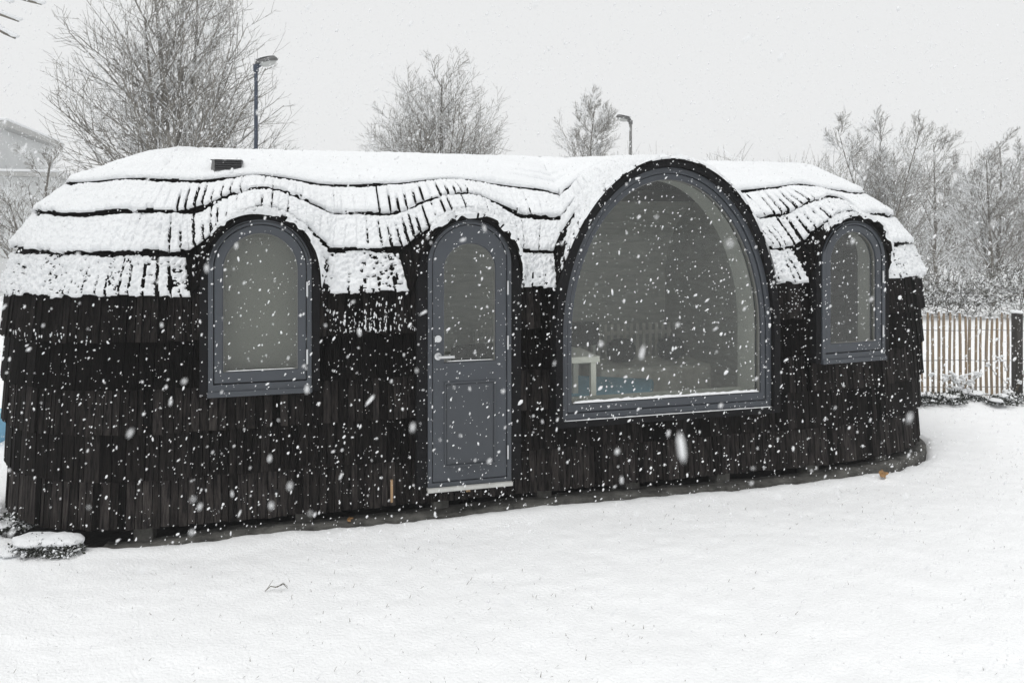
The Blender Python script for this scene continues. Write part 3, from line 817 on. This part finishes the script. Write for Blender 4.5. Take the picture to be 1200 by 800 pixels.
leafy('foliage', [(-.05, .12, .04, .16, .16, .09)], 900, .03, M['shrub'], 8, sh)
snowcap('snow_cap', [(-.1, .05, .06, .09, .07, .015), (.03, .18, .08, .05, .04, .012)], M['snow'], 7, sh)
# snow-laden ground cover along the fence
r = random.Random(12); bx = []; lm = []
for j in range(46):
    x = 3.9 + j * .085; y = 9.05 + r.uniform(-.16, .16)
    bx.append((x, y, .06, .12, .13, r.uniform(.06, .11)))
    if r.random() < .8: lm.append((x + r.uniform(-.05, .05), y + r.uniform(-.12, .12), r.uniform(.07, .13), r.uniform(.05, .12), r.uniform(.06, .12), r.uniform(.015, .03)))
gc = leafy('ground_cover', bx, 240, .035, M['shrub'], 13)
tag(gc, 'dark evergreen ground cover half buried in snow at the foot of the paling fence', 'ground cover', kind='stuff')
gs = snowcap('ground_cover_snow', lm, M['snow'], 14); tag(gs, 'lumps of snow lying on the ground cover along the fence', 'snow', kind='stuff')

# ------------------------------------------------------------------ paling fence
fen = empty('paling_fence', (4.0, 9.45, 0)); tag(fen, 'rustic chestnut paling fence wired together, standing in snow at the right', 'fence')
r = random.Random(21); x = -1.2; ends = []
k = 0
while x < 4.2:
    h = .99 + r.uniform(-.05, .05); w = r.uniform(.009, .014); lean = r.uniform(-.010, .010); d = r.uniform(.010, .016)
    if abs(x - 2.215) < .06: x += .10; continue
    bend = r.uniform(-.012, .012); V = []
    for zz in (-.05, h * .33, h * .66, h * .96, h + .03):
        ww = w * (1 if zz < h * .95 else (.9 if zz < h else .25)); cx = x + lean * zz + bend * math.sin(PI * zz / h)
        V += [(cx - ww, -d, zz), (cx + ww, -d, zz), (cx + ww * .8, d, zz), (cx - ww * .8, d, zz)]
    F = [(3, 2, 1, 0), (16, 17, 18, 19)]
    for a in range(4):
        for j in range(4): F.append((a * 4 + j, a * 4 + (j + 1) % 4, a * 4 + 4 + (j + 1) % 4, a * 4 + 4 + j))
    mk('picket', V, F, M['paling'], fen)
    ends.append((x + lean * h, h)); x += r.uniform(.058, .071)
wr = MB()
for zz in (.12, .45, .82):
    for ph in (0, PI):
        wr.tube([(xx, .020 * math.sin(xx * 30 + ph), zz + .004 * math.sin(xx * 7 + zz * 9)) for xx in np.arange(-1.2, 4.2, .045)], .0022, 4)
wr.build('wire', M['wire'], fen)
pb = MB(); pb.box(2.175, 2.255, -.055, .055, -.05, 1.035); pb.build('post', M['post'], fen, bevel=.008)
V2, F2 = [], []
lm = [(2.215, 0, 1.045, .07, .07, .022)] + [(a, 0, hh + .028, .022, .02, .010) for a, hh in ends]
snowcap('snow_cap', lm, M['snow'], 22, fen)
# withered stems by the fence with snow on them
def weed(x, y, h, seed, lab):
    r = random.Random(seed); b = MB(); root = empty('withered_plant', (x, y, 0)); its = []
    for _ in range(7):
        a = r.uniform(0, 2 * PI); p = Vector((0, 0, 0)); pts = [p]
        for s in range(4): p = p + Vector((math.cos(a) * .03 * (s + 1) * r.uniform(.5, 1.5), math.sin(a) * .02, h / 4 * r.uniform(.7, 1.1))); pts.append(p)
        b.tube(pts, [.004, .003, .003, .002, .0015], 4); its += pts[2:]
        for _ in range(3): q = pts[-1] + Vector((r.uniform(-.04, .04), r.uniform(-.03, .03), r.uniform(-.05, .03))); b.tube([pts[-2], q], .0015, 3); its.append(q)
    b.build('stem', M['twig'], root)
    lm = [(p.x, p.y, p.z, r.uniform(.012, .03), r.uniform(.012, .02), r.uniform(.01, .018)) for p in its]
    o = snowcap('snow', lm, M['snow'], seed, root)
    tag(root, lab, 'plant')
weed(6.0, 9.2, .55, 31, 'tall withered stem plant with snow clumps left of the dark fence post')
weed(5.3, 9.22, .36, 32, 'short withered snowy plant in front of the middle of the fence')
weed(5.55, 9.25, .30, 33, 'smallest withered snowy plant at the fence foot')

# ------------------------------------------------------------------ trees
class Seg:
    """fast collector of tapered twigs"""
    def __init__(s): s.v = []; s.f = []
    def branch(s, pts, rads, k):
        n = len(pts); b = len(s.v)
        for i in range(n):
            d = pts[min(i + 1, n - 1)] - pts[max(i - 1, 0)]
            a = d.cross(Vector((.3, .2, 1)) if abs(d.z) < .95 * d.length else Vector((1, 0, 0)));
            a.normalize(); c = d.cross(a); c.normalize(); r_ = rads[i]
            for j in range(k):
                t = 2 * PI * j / k; s.v.append(tuple(pts[i] + (math.cos(t) * r_) * a + (math.sin(t) * r_) * c))
        for i in range(n - 1):
            for j in range(k):
                s.f.append((b + i * k + j, b + i * k + (j + 1) % k, b + (i + 1) * k + (j + 1) % k, b + (i + 1) * k + j))
def make_tree(name, loc, label, seed, height=7, stems=4, stem_h=.8, lean=.5, r0=.11, dens=1.0, levels=3, twig_r=.006, group=None, m_='bark', low=.2, side=.42, env=None):
    r = random.Random(seed); root = empty(name, loc); tag(root, label, 'tree', group)
    tr = Seg(); br = Seg()
    H_, Rw, zc = env if env else (height, height * .36, height * .42)
    def inside_(q):
        rr = math.hypot(q.x, q.y)
        if q.z > H_: return False
        k = (q.z - zc) / (H_ - zc) if q.z > zc else (zc - q.z) / (zc * 1.9)
        return rr < Rw * math.sqrt(max(0, 1 - k * k)) + .05
    def grow(p, d, L, rad, lev, col):
        fit = r.uniform(.92, 1.12)
        if lev <= 2:
            dn = d.normalized() + Vector((0, 0, .12))
            for _ in range(14):
                if inside_(p + dn * L * fit) or L < .12: break
                L *= .87
        n = 5 if lev <= 1 else (4 if lev == 2 else 3)
        pts = [p.copy()]; dirs = []
        dd = d.normalized()
        for i in range(n):
            w = .045 if lev == 0 else .085
            dd = (dd + Vector((r.gauss(0, w), r.gauss(0, w), r.gauss(0, w * .6) + (.05 if lev == 0 else .06)))).normalized()
            p = p + dd * (L / n); pts.append(p.copy()); dirs.append(dd.copy())
        end = max(twig_r * .55, rad * .22); rads = [rad + (end - rad) * (i / n) for i in range(n + 1)]
        col.branch(pts, rads, 6 if lev == 0 else (5 if lev == 1 else 3))
        if lev >= levels: return
        nb = {0: 18, 1: 12, 2: 8, 3: 4}[lev] * dens * (.75 + .5 * r.random())
        nb = int(nb * (1 if lev else min(1.2, L / 4.)))
        for c in range(nb):
            f = low + (1 - low) * (c + r.random()) / nb if lev == 0 else .12 + .88 * (c + r.random()) / nb
            f = min(.99, f); s_ = f * n; i = min(n - 1, int(s_)); q = pts[i].lerp(pts[i + 1], s_ - i); ax = dirs[i]
            th = r.uniform(0, 2 * PI); o1 = ax.orthogonal().normalized(); o2 = ax.cross(o1)
            out = o1 * math.cos(th) + o2 * math.sin(th)
            ang = r.uniform(.5, .85) * (1.1 if lev == 0 else 1)
            nd = ax * math.cos(ang) + out * math.sin(ang)
            if lev == 0: LL = height * side * (1 - f * .72) * r.uniform(.65, 1.1)
            else: LL = L * (.62 - .3 * f) * r.uniform(.6, 1.15)
            rr = max(twig_r, (rads[i] * .55) if lev < 2 else rads[i] * .6)
            if lev == 0: rr = min(rr, .012 + LL * .010)
            grow(q, nd, LL, rr, lev + 1, br)
    base = Vector((0, 0, -.1)); top = Vector((r.uniform(-.05, .05), r.uniform(-.05, .05), stem_h))
    tr.branch([base, (base + top) / 2, top], [r0 * 1.25, r0, r0 * .95], 8)
    for s in range(stems):
        if stems == 1: d = Vector((r.gauss(0, .03), r.gauss(0, .03), 1)); L = height - stem_h
        else:
            a = 2 * PI * (s + r.uniform(-.2, .2)) / stems; k = lean * (0.25 if s == 0 else r.uniform(.6, 1.15)); d = Vector((math.cos(a) * k, math.sin(a) * k * .8, 1)); L = (height - stem_h) * (1 if s == 0 else r.uniform(.65, .92))
        grow(top - Vector((0, 0, .05)), d, L, r0 * (.85 if s == 0 else .6), 0, tr)
    mk('trunk', tr.v, tr.f, M[m_], root)
    mk('crown', br.v, br.f, M['bark2'], root)
    return root
def pos(px, Z): return ((px - 600) / 900. * Z, Z, 0)
make_tree('bare_tree', pos(203, 16), 'largest bare tree with wide multi-stemmed crown behind the left end of the roof', 41, height=7.9, stems=6, stem_h=.9, lean=.22, r0=.13, dens=.9, twig_r=.0046, side=.60, low=.05, env=(9.2, 2.55, 3.0))
make_tree('bare_tree', pos(40, 19), 'bare spreading tree low behind the left end, in front of the pale house', 42, height=4.4, stems=5, stem_h=.6, lean=.8, r0=.09, dens=.9, twig_r=.006, side=.5)
make_tree('bare_tree', pos(515, 20), 'round-crowned bare tree behind the middle of the roof', 43, height=6.7, stems=6, stem_h=1.0, lean=.36, r0=.10, dens=.95, twig_r=.0048, side=.55, low=.08, env=(6.9, 2.35, 2.7))
make_tree('bare_tree', pos(688, 25), 'slender bare tree just left of the grey street lamp', 44, height=6.7, stems=1, stem_h=1.6, lean=.3, r0=.07, dens=1.4, twig_r=.0055, side=.50, env=(6.8, 1.55, 1.9))
make_tree('bare_tree', pos(655, 27), 'small bare bush-like tree peeking over the roof left of the slender tree', 45, height=5.0, stems=4, stem_h=.6, lean=.5, r0=.05, dens=.7, twig_r=.007, side=.3)
RT = [(1035, 21, 6.5, 51, 4, 'tall open bare tree rising right behind the right end of the cabin'),
      (1095, 23, 5.9, 52, 1, 'dense bare tree above the left part of the paling fence'),
      (1165, 20, 5.5, 53, 3, 'bare snowy tree above the dark fence post at the right edge'),
      (1215, 24, 5.6, 54, 4, 'bare tree cut by the right edge of the picture'),
      (1130, 30, 5.6, 55, 4, 'hazy bare tree between the two trees above the fence'),
      (1000, 36, 5.6, 56, 3, 'pale hazy bare tree behind the shoulder of the roof'),
      (915, 38, 5.9, 57, 1, 'thin spiky bare tree far off just right of the big arch'),
      (955, 48, 5.4, 58, 4, 'faint distant bare tree low over the roof at the right'),
      (1060, 46, 6.4, 59, 4, 'faint distant bare tree behind the tall open one'),
      (1180, 45, 6.6, 60, 4, 'faint distant bare tree beyond the fence post'),
      (1260, 38, 6.4, 61, 4, 'faint bare tree beyond the right edge')]
for px, Z, h, sd_, stn, lab in RT:
    make_tree('bare_tree', pos(px, Z), lab, sd_, height=h, stems=stn, stem_h=.5, lean=.32, r0=.07, dens=1.05 if Z < 32 else .8, twig_r=.0050 if Z < 28 else .008, side=.34 if stn > 1 else .42, low=.08, env=(h, h * .27, h * .45), group='bare trees beyond the fence')
# tree just outside the left edge whose snowy branch tips reach into view
nr = empty('near_tree', (-4.3, 4.6, 0)); tag(nr, 'nearby tree whose snow-laden branch tips hang into the upper left corner', 'tree')
tb = Seg(); tb.branch([Vector((0, 0, -.1)), Vector((.03, 0, 1.6)), Vector((0, .05, 3.4)), Vector((-.1, 0, 5.0))], [.13, .11, .09, .05], 10)
mk('trunk', tb.v, tb.f, M['bark'], nr, smooth=True)
bt = Seg(); lm = []
def nb(pts, r0, r1):
    P = [Vector(p) for p in pts]; n = len(P); bt.branch(P, [r0 + (r1 - r0) * i / (n - 1) for i in range(n)], 6)
    for i in range(1, n):
        for f in np.linspace(0, 1, 7)[1:]:
            q = P[i - 1].lerp(P[i], f)
            if q.x > .95: lm.append((q.x, q.y, q.z + .012, .022, .015, random.uniform(.008, .016)))
def wp(px, y, Z=4.4): return ((px - 600) / 900 * Z + 4.3, Z - 4.6, 2.1 - (y - 265) / 900 * Z)
nb([(0, .0, 2.9), (.6, -.1, 3.3), wp(-20, 22), wp(5, 38), wp(18, 45)], .035, .006)
nb([(0, .0, 2.8), (.5, -.1, 3.2), wp(-30, 5), wp(0, 16), wp(22, 25)], .035, .006)
nb([(0, .0, 3.1), (.6, -.1, 3.5), wp(-20, -22), wp(15, -6), wp(36, 1), wp(49, 5)], .035, .006)
nb([wp(-20, -22), wp(5, -4), wp(12, 4)], .008, .003)
mk('branch', bt.v, bt.f, M['bark'], nr, smooth=True)
snowcap('branch_snow', lm, M['snow'], 77, nr)

# hedge beyond the fence
r = random.Random(70); hg = Seg()
for _ in range(5200):
    x = r.uniform(5.6, 16); y = 17.5 + r.uniform(-.6, .9); z = r.random() ** .8 * (1.0 + .16 * math.sin(x * 1.7) + .1 * math.sin(x * 4.1))
    p = Vector((x, y, z)); a = Vector((r.gauss(0, .7), r.gauss(0, .7), r.gauss(.35, .5))).normalized(); l = r.uniform(.12, .34)
    hg.branch([p, p + a * l * .5 + Vector((0, 0, .01)), p + a * l], [.009, .007, .004], 3)
hgo = empty('hedge', (0, 0, 0)); hgo.location = (8, 17.5, 0); tag(hgo, 'dense twiggy snow-dusted hedge running behind the paling fence', 'hedge')
hV = [(a - 8, b - 17.5, c) for a, b, c in hg.v]
mk('twigs', hV, hg.f, M['hedge'], hgo)
cb = leafy('foliage', [(x_ - 8, 0, .42 + .06 * math.sin(x_ * 2.3), .45, .5, .48) for x_ in np.arange(5.6, 16, .5)], 330, .055, M['hedge'], 71, hgo)
cb.name = 'foliage'

def thicket(name, x0, x1, y0, dy, n, h0, l0, l1, rad, m, seed, label, cat, kind=None):
    r = random.Random(seed); sg = Seg()
    for _ in range(n):
        x = r.uniform(x0, x1); y = y0 + r.uniform(-dy, dy)
        top = h0 * (1 + .22 * math.sin(x * .9 + seed) + .12 * math.sin(x * 2.3)); z = r.random() ** .7 * top
        p = Vector((x, y, z)); a = Vector((r.gauss(0, .45), r.gauss(0, .45), abs(r.gauss(.8, .4)))).normalized(); l = r.uniform(l0, l1)
        sg.branch([p, p + a * l * .5 + Vector((r.gauss(0, .03), 0, 0)), p + a * l], [rad, rad * .8, rad * .4], 3)
    o = mk(name, sg.v, sg.f, m); tag(o, label, cat, kind=kind); return o
thicket('bushes', 7, 24, 26, 2.5, 9000, 2.0, .4, 1.1, .010, M['bark2'], 3, 'grey mass of bare snowy bushes between the hedge and the bare trees', 'bushes', 'stuff')
thicket('distant_wood', 6, 60, 62, 5, 8000, 5.6, 1.0, 2.6, .022, M['bark2'], 5, 'far-off wood fading into the snowfall at the right', 'wood', 'stuff')

# ------------------------------------------------------------------ street lamps
def lamp(px, Z, h, m, rad, side, lab, s=1.0):
    root = empty('street_lamp', pos(px, Z)); tag(root, lab, 'street lamp', 'street lamps behind the cabin')
    b = MB(); b.tube([(0, 0, 0), (0, 0, .9), (0, 0, .95), (0, 0, h)], [rad * 1.7, rad * 1.7, rad * 1.1, rad * .9], 14)
    b.build('pole', m, root, smooth=False)
    b = MB(); b.tube([(0, 0, h - .10), (0, 0, h + .02)], rad * 1.35, 14); b.tube([(-.02 * side, 0, h - .03), (.10 * side * s, 0, h + .045 * s)], [.05 * s, .045 * s], 10)
    b.build('bracket', M['lamphead'] if m is not M['poleblue'] else m, root)
    V2, F2 = ico(3); X = V2.copy()
    L, Wd, H = .215 * s, .13 * s, .11 * s
    X[:, 2] = np.where(X[:, 2] < 0, X[:, 2] * .35, X[:, 2])
    taper = 1 - .30 * (-X[:, 0] * .5 + .5)
    X = X * np.array([L, Wd, H]); X[:, 1] *= taper; X[:, 2] *= taper
    a = .22; ca, sa = math.cos(a), math.sin(a); Xr = X.copy(); Xr[:, 0] = X[:, 0] * ca - X[:, 2] * sa; Xr[:, 2] = X[:, 0] * sa + X[:, 2] * ca
    Xr[:, 0] = (Xr[:, 0] + .19 * s) * side; Xr[:, 2] += h + .075 * s
    hd = mk('lamp_head', Xr, F2 if side > 0 else [f[::-1] for f in F2], M['lamphead'], root, smooth=True)
    X = V2 * np.array([L * .72, Wd * .72, .075 * s]); X[:, 2] = np.where(X[:, 2] > 0, X[:, 2] * .2, X[:, 2])
    Xr = X.copy(); Xr[:, 0] = X[:, 0] * ca - X[:, 2] * sa; Xr[:, 2] = X[:, 0] * sa + X[:, 2] * ca; Xr[:, 0] = (Xr[:, 0] + .215 * s) * side; Xr[:, 2] += h + .060 * s
    mk('lens', Xr, F2 if side > 0 else [f[::-1] for f in F2], M['lens'], hd, smooth=True)
    X = V2 * np.array([L * .85, Wd * .8, .03 * s]); X[:, 2] = np.abs(X[:, 2])
    Xr = X.copy(); Xr[:, 0] = X[:, 0] * ca - X[:, 2] * sa; Xr[:, 2] = X[:, 0] * sa + X[:, 2] * ca; Xr[:, 0] = (Xr[:, 0] + .17 * s) * side; Xr[:, 2] += h + .14 * s
    mk('snow_cap', Xr, F2 if side > 0 else [f[::-1] for f in F2], M['snow'], hd, smooth=True)
lamp(300, 14, 5.02, M['poleblue'], .036, 1, 'nearer street lamp with navy pole behind the left part of the roof')
lamp(739, 24, 5.38, M['polegrey'], .048, -1, 'farther grey street lamp just left of the big arched window', 1.15)

# ------------------------------------------------------------------ house at the left
hs_ = empty('house', (-14.9, 22.3, 0), R(17.8)); tag(hs_, 'pale rendered flat-roofed house with grey eaves at the left edge behind the bare trees', 'house')
MB().box(-8, 0, 0, 5.9, 0, 4.95).build('wall', M['render'], hs_)
ro_ = MB().box(-8.4, .32, -.35, 6.25, 4.953, 5.12).build('roof', M['eave'], hs_)
tag(MB().box(-8.38, .30, -.33, 6.22, 5.123, 5.22).build('roof_snow', M['snow'], ro_, bevel=.03), kind='stuff')
MB().box(.003, 1.5, -.8, 4.6, 0, 3.50).build('side_wing', M['render'], hs_)
pr = MB().box(-.1, 1.75, -1.05, 4.8, 3.503, 3.62).build('wing_roof', M['eave'], hs_)
tag(MB().box(.004, 1.73, -1.03, 4.78, 3.623, 3.70).build('wing_snow', M['snow'], pr, bevel=.02), kind='stuff')
for wy in ():
    wo_ = MB().box(-.02, .03, wy, wy + 1.0, 3.85, 4.6).build('window', M['white'], hs_)
    MB().box(.031, .04, wy + .08, wy + .92, 3.92, 4.53).build('pane', M['seal'], wo_)

# blue tarpaulin-covered box beyond the left end
bb = MB(); bb.box(-.5, .2, -.2, .2, 0, .30); bo = bb.build('storage_box', M['blue'], bevel=.01); bo.location = (-5.15, 7.4, 0)
tag(bo, 'low blue storage box in the snow past the left end of the cabin', 'box')

# ------------------------------------------------------------------ inside the cabin (seen through the glass)
def inside(u, v, z=0, rz=0): p = LM @ Vector((u, v, z)); return (p.x, p.y, p.z), TH + rz
loc, rz = inside(.80, .56, .30)
tb_ = empty('table', loc, rz); tag(tb_, 'small white table inside behind the lower left of the big window', 'table')
MB().box(-.36, .36, -.24, .24, .70, .75).build('table_top', M['white'], tb_, bevel=.003)
for a in (-.32, .31):
    for b in (-.21, .21): MB().box(a - .022, a + .022, b - .02, b + .02, 0, .698).build('leg', M['white'], tb_)
loc, rz = inside(1.0, 1.25, .30, R(-28))
bd = empty('bench', loc, rz); tag(bd, 'low day bed covered with a blue blanket inside the big window', 'bed')
MB().box(-.95, .95, -.42, .42, .06, .24).build('base', M['darkfab'], bd, bevel=.01)
MB().box(-.96, .96, -.43, .43, .244, .36).build('blanket', M['blue'], bd, bevel=.03)
def chair(u, v, rz_, lab, m):
    loc, rz = inside(u, v, .30, rz_); c = empty('chair', loc, rz); tag(c, lab, 'chair')
    MB().box(-.22, .22, -.22, .22, .43, .47).build('seat', m, c, bevel=.012)
    b = MB(); n = 10
    V = []; F = []
    for y in (.20, .23):
        for i in range(n + 1):
            t = i / n; x = -.23 + .46 * t; yy = y + .05 * (1 - (2 * t - 1) ** 2)
            V += [(x, yy, .62), (x, yy, .86 - .03 * (2 * t - 1) ** 4)]
    m_ = 2 * (n + 1)
    for i in range(n): F += [(2 * i, 2 * i + 2, 2 * i + 3, 2 * i + 1), (m_ + 2 * i, m_ + 2 * i + 1, m_ + 2 * i + 3, m_ + 2 * i + 2), (2 * i + 1, 2 * i + 3, m_ + 2 * i + 3, m_ + 2 * i + 1), (2 * i, m_ + 2 * i, m_ + 2 * i + 2, 2 * i + 2)]
    b.add(V, F); b.build('backrest', M['darkfab'], c)
    for a in (-.19, .19):
        MB().tube([(a, -.19, 0), (a, -.18, .43)], .013, 8).build('leg', M['white'], c)
        MB().tube([(a, .22, 0), (a, .20, .43), (a, .22, .84)], .013, 8).build('leg', M['white'], c)
chair(.98, 1.95, R(170), 'dark-backed chair standing behind the white table inside the cabin', M['darkfab'])
chair(1.45, 1.9, R(185), 'pale-framed chair near the middle of the big window inside the cabin', M['white'])
chair(.22, .75, R(178), 'dark round-backed chair just visible through the door glass', M['darkfab'])
loc, rz = inside(1.9, 2.28, .30)
sl = empty('slatted_screen', loc, rz); tag(sl, 'low screen of pale vertical slats along the back wall inside the cabin', 'screen')
b = MB()
for j in range(38): x = -1.35 + j * .075; b.box(x, x + .032, -.05, -.03, .05, .74)
b.build('slats', M['slat'], sl); MB().box(-1.37, 1.50, -.028, -.012, .10, .14).build('rail', M['slat'], sl); MB().box(-1.37, 1.50, -.028, -.012, .62, .66).build('rail', M['slat'], sl)
def cushion(u, v, z, s, lab):
    loc, rz = inside(u, v, z); V2, F2 = ico(3); X = np.sign(V2) * np.abs(V2) ** .7 * np.array([s, s * .45, s * .75])
    X = X * (1 + .08 * fbm(V2[:, 0] * 2, V2[:, 2] * 2, 4))[:, None]
    o = mk('cushion', X, F2, M['darkfab'], smooth=True); o.location = loc; o.rotation_euler = (R(-12), 0, rz + random.uniform(-.3, .3)); tag(o, lab, 'cushion')
loc, rz = inside(2.25, 1.72, .30)
sf = empty('sofa', loc, rz); tag(sf, 'low pale sofa bench at the right inside the big window', 'sofa')
MB().box(-.65, .65, -.32, .32, .08, .42).build('seat', M['slat'], sf, bevel=.04)
cushion(1.95, 1.72, .845, .16, 'left dark cushion on the pale sofa inside the cabin')
cushion(2.5, 1.72, .845, .16, 'right dark cushion on the pale sofa inside the cabin')

# ------------------------------------------------------------------ falling snow
r = np.random.RandomState(99); n = 88000
P = np.stack([r.uniform(-5.5, 6.2, n), .45 + 8.3 * r.random_sample(n) ** .95, r.uniform(0.05, 4.2, n)], 1)
uu = (P[:, 0] - ORG.x) * ct + (P[:, 1] - ORG.y) * st_; v2 = -(P[:, 0] - ORG.x) * st_ + (P[:, 1] - ORG.y) * ct
inc = (v2 > -.13) & (v2 < 2.75) & (uu > -3.45) & (uu < 4.95) & (P[:, 2] < 2.78)
P = P[~inc]
sz = np.clip(np.exp(r.normal(math.log(.0022), .50, len(P))), .0014, .0095)
N2 = 50; yy = r.uniform(.55, 1.5, N2); P2 = np.stack([r.uniform(-.68, .68, N2) * yy, yy, 2.1 + r.uniform(-.6, .3, N2) * yy], 1)
sz = np.where(P[:, 1] < 1.6, np.minimum(sz, .0022), sz)
sz = np.where(P[:, 1] < 2.8, np.minimum(sz, .0036), sz)
P3 = np.stack([r.uniform(-16, 18, 26000), r.uniform(9, 24, 26000), r.uniform(.2, 9, 26000)], 1)
P = np.concatenate([P, P2, P3]); sz = np.concatenate([sz, r.uniform(.0014, .0031, N2), r.uniform(.004, .010, 26000)])
its = []
n0 = len(P) - 26000 - N2
for jj, (p, s) in enumerate(zip(P, sz)):
    a = r.normal(.45, .35); el = 1.0 + 1.1 * r.random_sample() ** 1.5
    if n0 <= jj < n0 + N2: el *= 1.7
    c, s2 = math.cos(a), math.sin(a); mt = np.array([[c, 0, s2], [0, 1, 0], [-s2, 0, c]])
    its.append((p, (s * .8, s * .8, s * el), mt))
fl = blobs(its, 'falling_snow', M['flake'], .3, 5)
tag(fl, 'white snowflakes falling through the air all around the cabin', 'snowflakes', kind='stuff')

# ------------------------------------------------------------------ haze of falling snow
hz = MB(); hz.box(-170, 170, -170, 170, -1.2, 9.0)
hm = bpy.data.materials.new('snow_haze'); hm.use_nodes = True; n_ = hm.node_tree; n_.nodes.clear()
ho = n_.nodes.new('ShaderNodeOutputMaterial'); pv = n_.nodes.new('ShaderNodeVolumePrincipled')
pv.inputs['Color'].default_value = (.97, .975, .98, 1); pv.inputs['Density'].default_value = .0018; pv.inputs['Anisotropy'].default_value = 0
n_.links.new(pv.outputs[0], ho.inputs['Volume'])
hzo = hz.build('haze', hm); tag(hzo, 'pale air thick with fine falling snow', 'haze', kind='stuff')
